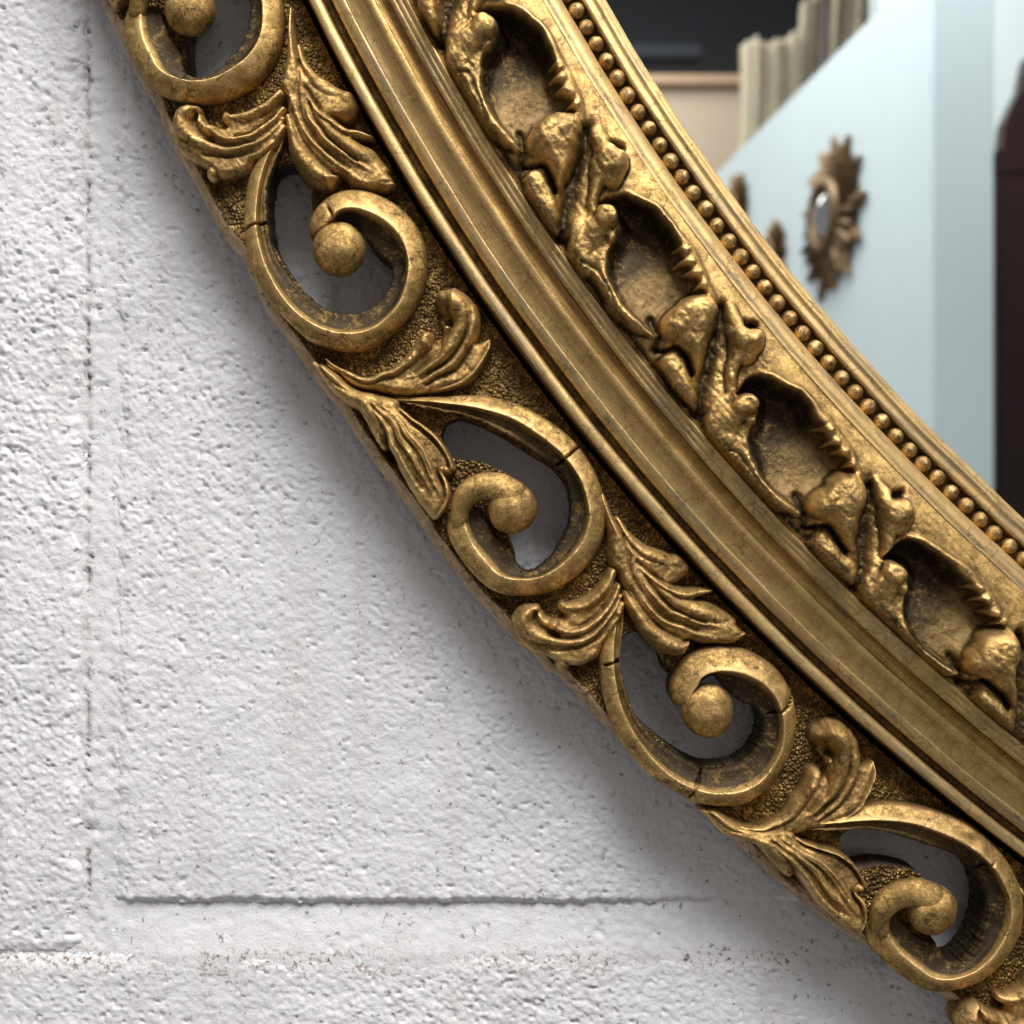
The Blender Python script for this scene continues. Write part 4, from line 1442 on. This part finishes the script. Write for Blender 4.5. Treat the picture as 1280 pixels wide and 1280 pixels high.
zt = room(1246, 215, 2.7).z
box('stile', rel((c0.x, c0.y - 0.05, -1.4)), rel((c0.x + 0.075, c0.y, zt)), M_MAHOG, cab, bevel=0.006)
box('stile', rel((c0.x + 0.60, c0.y - 0.05, -1.4)), rel((c0.x + 0.675, c0.y, zt)), M_MAHOG, cab, bevel=0.006)
box('top_rail', rel((c0.x + 0.076, c0.y - 0.05, zt - 0.09)), rel((c0.x + 0.599, c0.y, zt)), M_MAHOG, cab, bevel=0.006)
box('dark_pane', rel((c0.x + 0.07, c0.y - 0.04, -1.38)), rel((c0.x + 0.605, c0.y - 0.02, zt - 0.08)), M_DARK, cab)
# crest: scrolled outline with thickness
prof = [(0.0, 0.0), (-0.012, 0.03), (0.0, 0.05), (0.012, 0.05), (0.018, 0.11), (0.035, 0.15), (0.055, 0.19), (0.07, 0.26), (0.14, 0.30), (0.24, 0.34), (0.3375, 0.40)]
prof = prof + [(0.675 - a, b_) for a, b_ in prof[::-1][1:]]
bm = bmesh.new()
f0 = [bm.verts.new(rel((c0.x + a, c0.y, zt + 0.002 + b_))) for a, b_ in prof]
f1 = [bm.verts.new(rel((c0.x + a, c0.y - 0.045, zt + 0.002 + b_))) for a, b_ in prof]
bm.faces.new(f0); bm.faces.new(f1[::-1])
for i in range(len(prof)):
    j = (i + 1) % len(prof)
    bm.faces.new((f0[i], f1[i], f1[j], f0[j]))
bmesh.ops.recalc_face_normals(bm, faces=bm.faces[:])
me = bpy.data.meshes.new('crest'); bm.to_mesh(me); bm.free(); me.materials.append(M_MAHOG)
o = bpy.data.objects.new('crest', me); COL.objects.link(o); o.parent = cab

# tan wall with a panel coloured as a dark opening above a ledge, far left of the reflection
d0 = room(700, 102, 5.2)
tw = box('tan_wall', (d0.x - 0.6, d0.y - 0.1, -1.4), (room(1120, 0, 5.2).x, d0.y, d0.z - 0.03), M_BROWNW)
tag(tw, 'plain tan plaster wall under the dark opening, reflected left of the partition', 'wall')
lg = box('ledge', (d0.x - 0.6, d0.y - 0.1, d0.z - 0.029), (room(1120, 0, 5.2).x, d0.y + 0.06, d0.z + 0.012), plain('tan_wood', (0.42, 0.27, 0.17), 0.5, 0, 0.1, 0.002), bevel=0.004)
tag(lg, 'tan wooden ledge capping the plain wall below the dark opening in the reflection', 'ledge')
dk = box('opening_shade_panel', (d0.x - 0.8, d0.y - 1.3, d0.z - 0.4), (room(1200, 0, 5.2).x + .4, d0.y - 1.25, 3.2), M_DARK)  # solid panel; its near-black colour stands in for shade inside the opening
tag(dk, kind='structure')
b1_ = box('roof_beam', (d0.x - 0.7, d0.y - 0.9, room(0, 30, 5.6).z), (room(915, 0, 5.2).x, d0.y - 0.8, room(0, 12, 5.6).z), plain('slate_paint', (0.05, 0.055, 0.065), 0.6, 0, 0.2, 0.002), bevel=0.01)
tag(b1_, 'slate grey beam crossing the dark opening above the tan wall in the reflection', 'beam')

# cream cloth hanging in folds
def cloth(name, x0, x1, ytop, ybot, V_, seed, folds):
    n = 90; m = 24
    u = np.linspace(0, 1, n)[:, None]; v = np.linspace(0, 1, m)[None]
    X = x0 + (x1 - x0) * u + 6 * np.sin(v * 5 + seed)
    top = ytop(u) if callable(ytop) else ytop + 0 * u
    Y = top + (ybot - top) * v
    Vd = V_ + 0.022 * np.sin(u * folds * 2 * math.pi + 1.5 * v + seed) + 0.02 * np.sin(u * folds * 4.7 * math.pi + seed)
    xw = (X - 640) / F * V_; zw = -(Y - 640) / F * V_; yw = 2 * YM - (YC + Vd)
    A = np.stack([xw + 0 * yw, yw, zw + 0 * yw], -1)
    Bk = A.copy(); Bk[..., 1] -= 0.004
    nvr = n * m
    f1 = gridfaces(n, m); f2 = gridfaces(n, m, True) + nvr
    e = bound_edges(f1)
    side = np.c_[e[:, 1], e[:, 0], e[:, 0] + nvr, e[:, 1] + nvr]
    return mesh(name, np.concatenate([A.reshape(-1, 3), Bk.reshape(-1, 3)]), np.concatenate([f1, f2, side]), M_CREAM, None)


o = cloth('hanging_cloth', 922, 1000, lambda u: 48 + 22 * np.abs(u - 0.25) - 30 * np.clip(u - 0.5, 0, 1) * 2, 420, 4.4, 1, 3)
tag(o, 'cream cloth hanging in folds left of the dark pole in the reflection', 'cloth')
o = cloth('hanging_cloth', 1000, 1100, lambda u: 5 - 60 * u, 420, 4.5, 3, 3)
tag(o, 'cream and tan cloth hanging behind the dark pole at the top of the reflection', 'cloth')
pA = room(1031, -120, 4.2); pB = room(1031, 420, 4.2)
bm = bmesh.new(); bmesh.ops.create_cone(bm, segments=20, radius1=0.012, radius2=0.012, depth=pA.z - pB.z, cap_ends=True)
me = bpy.data.meshes.new('pole'); bm.to_mesh(me); bm.free(); me.materials.append(M_MAHOG)
o = bpy.data.objects.new('pole', me); COL.objects.link(o); o.location = (pA.x, pA.y, (pA.z + pB.z) / 2)
tag(o, 'slim dark red-brown upright pole in front of the cream cloths in the reflection', 'pole')
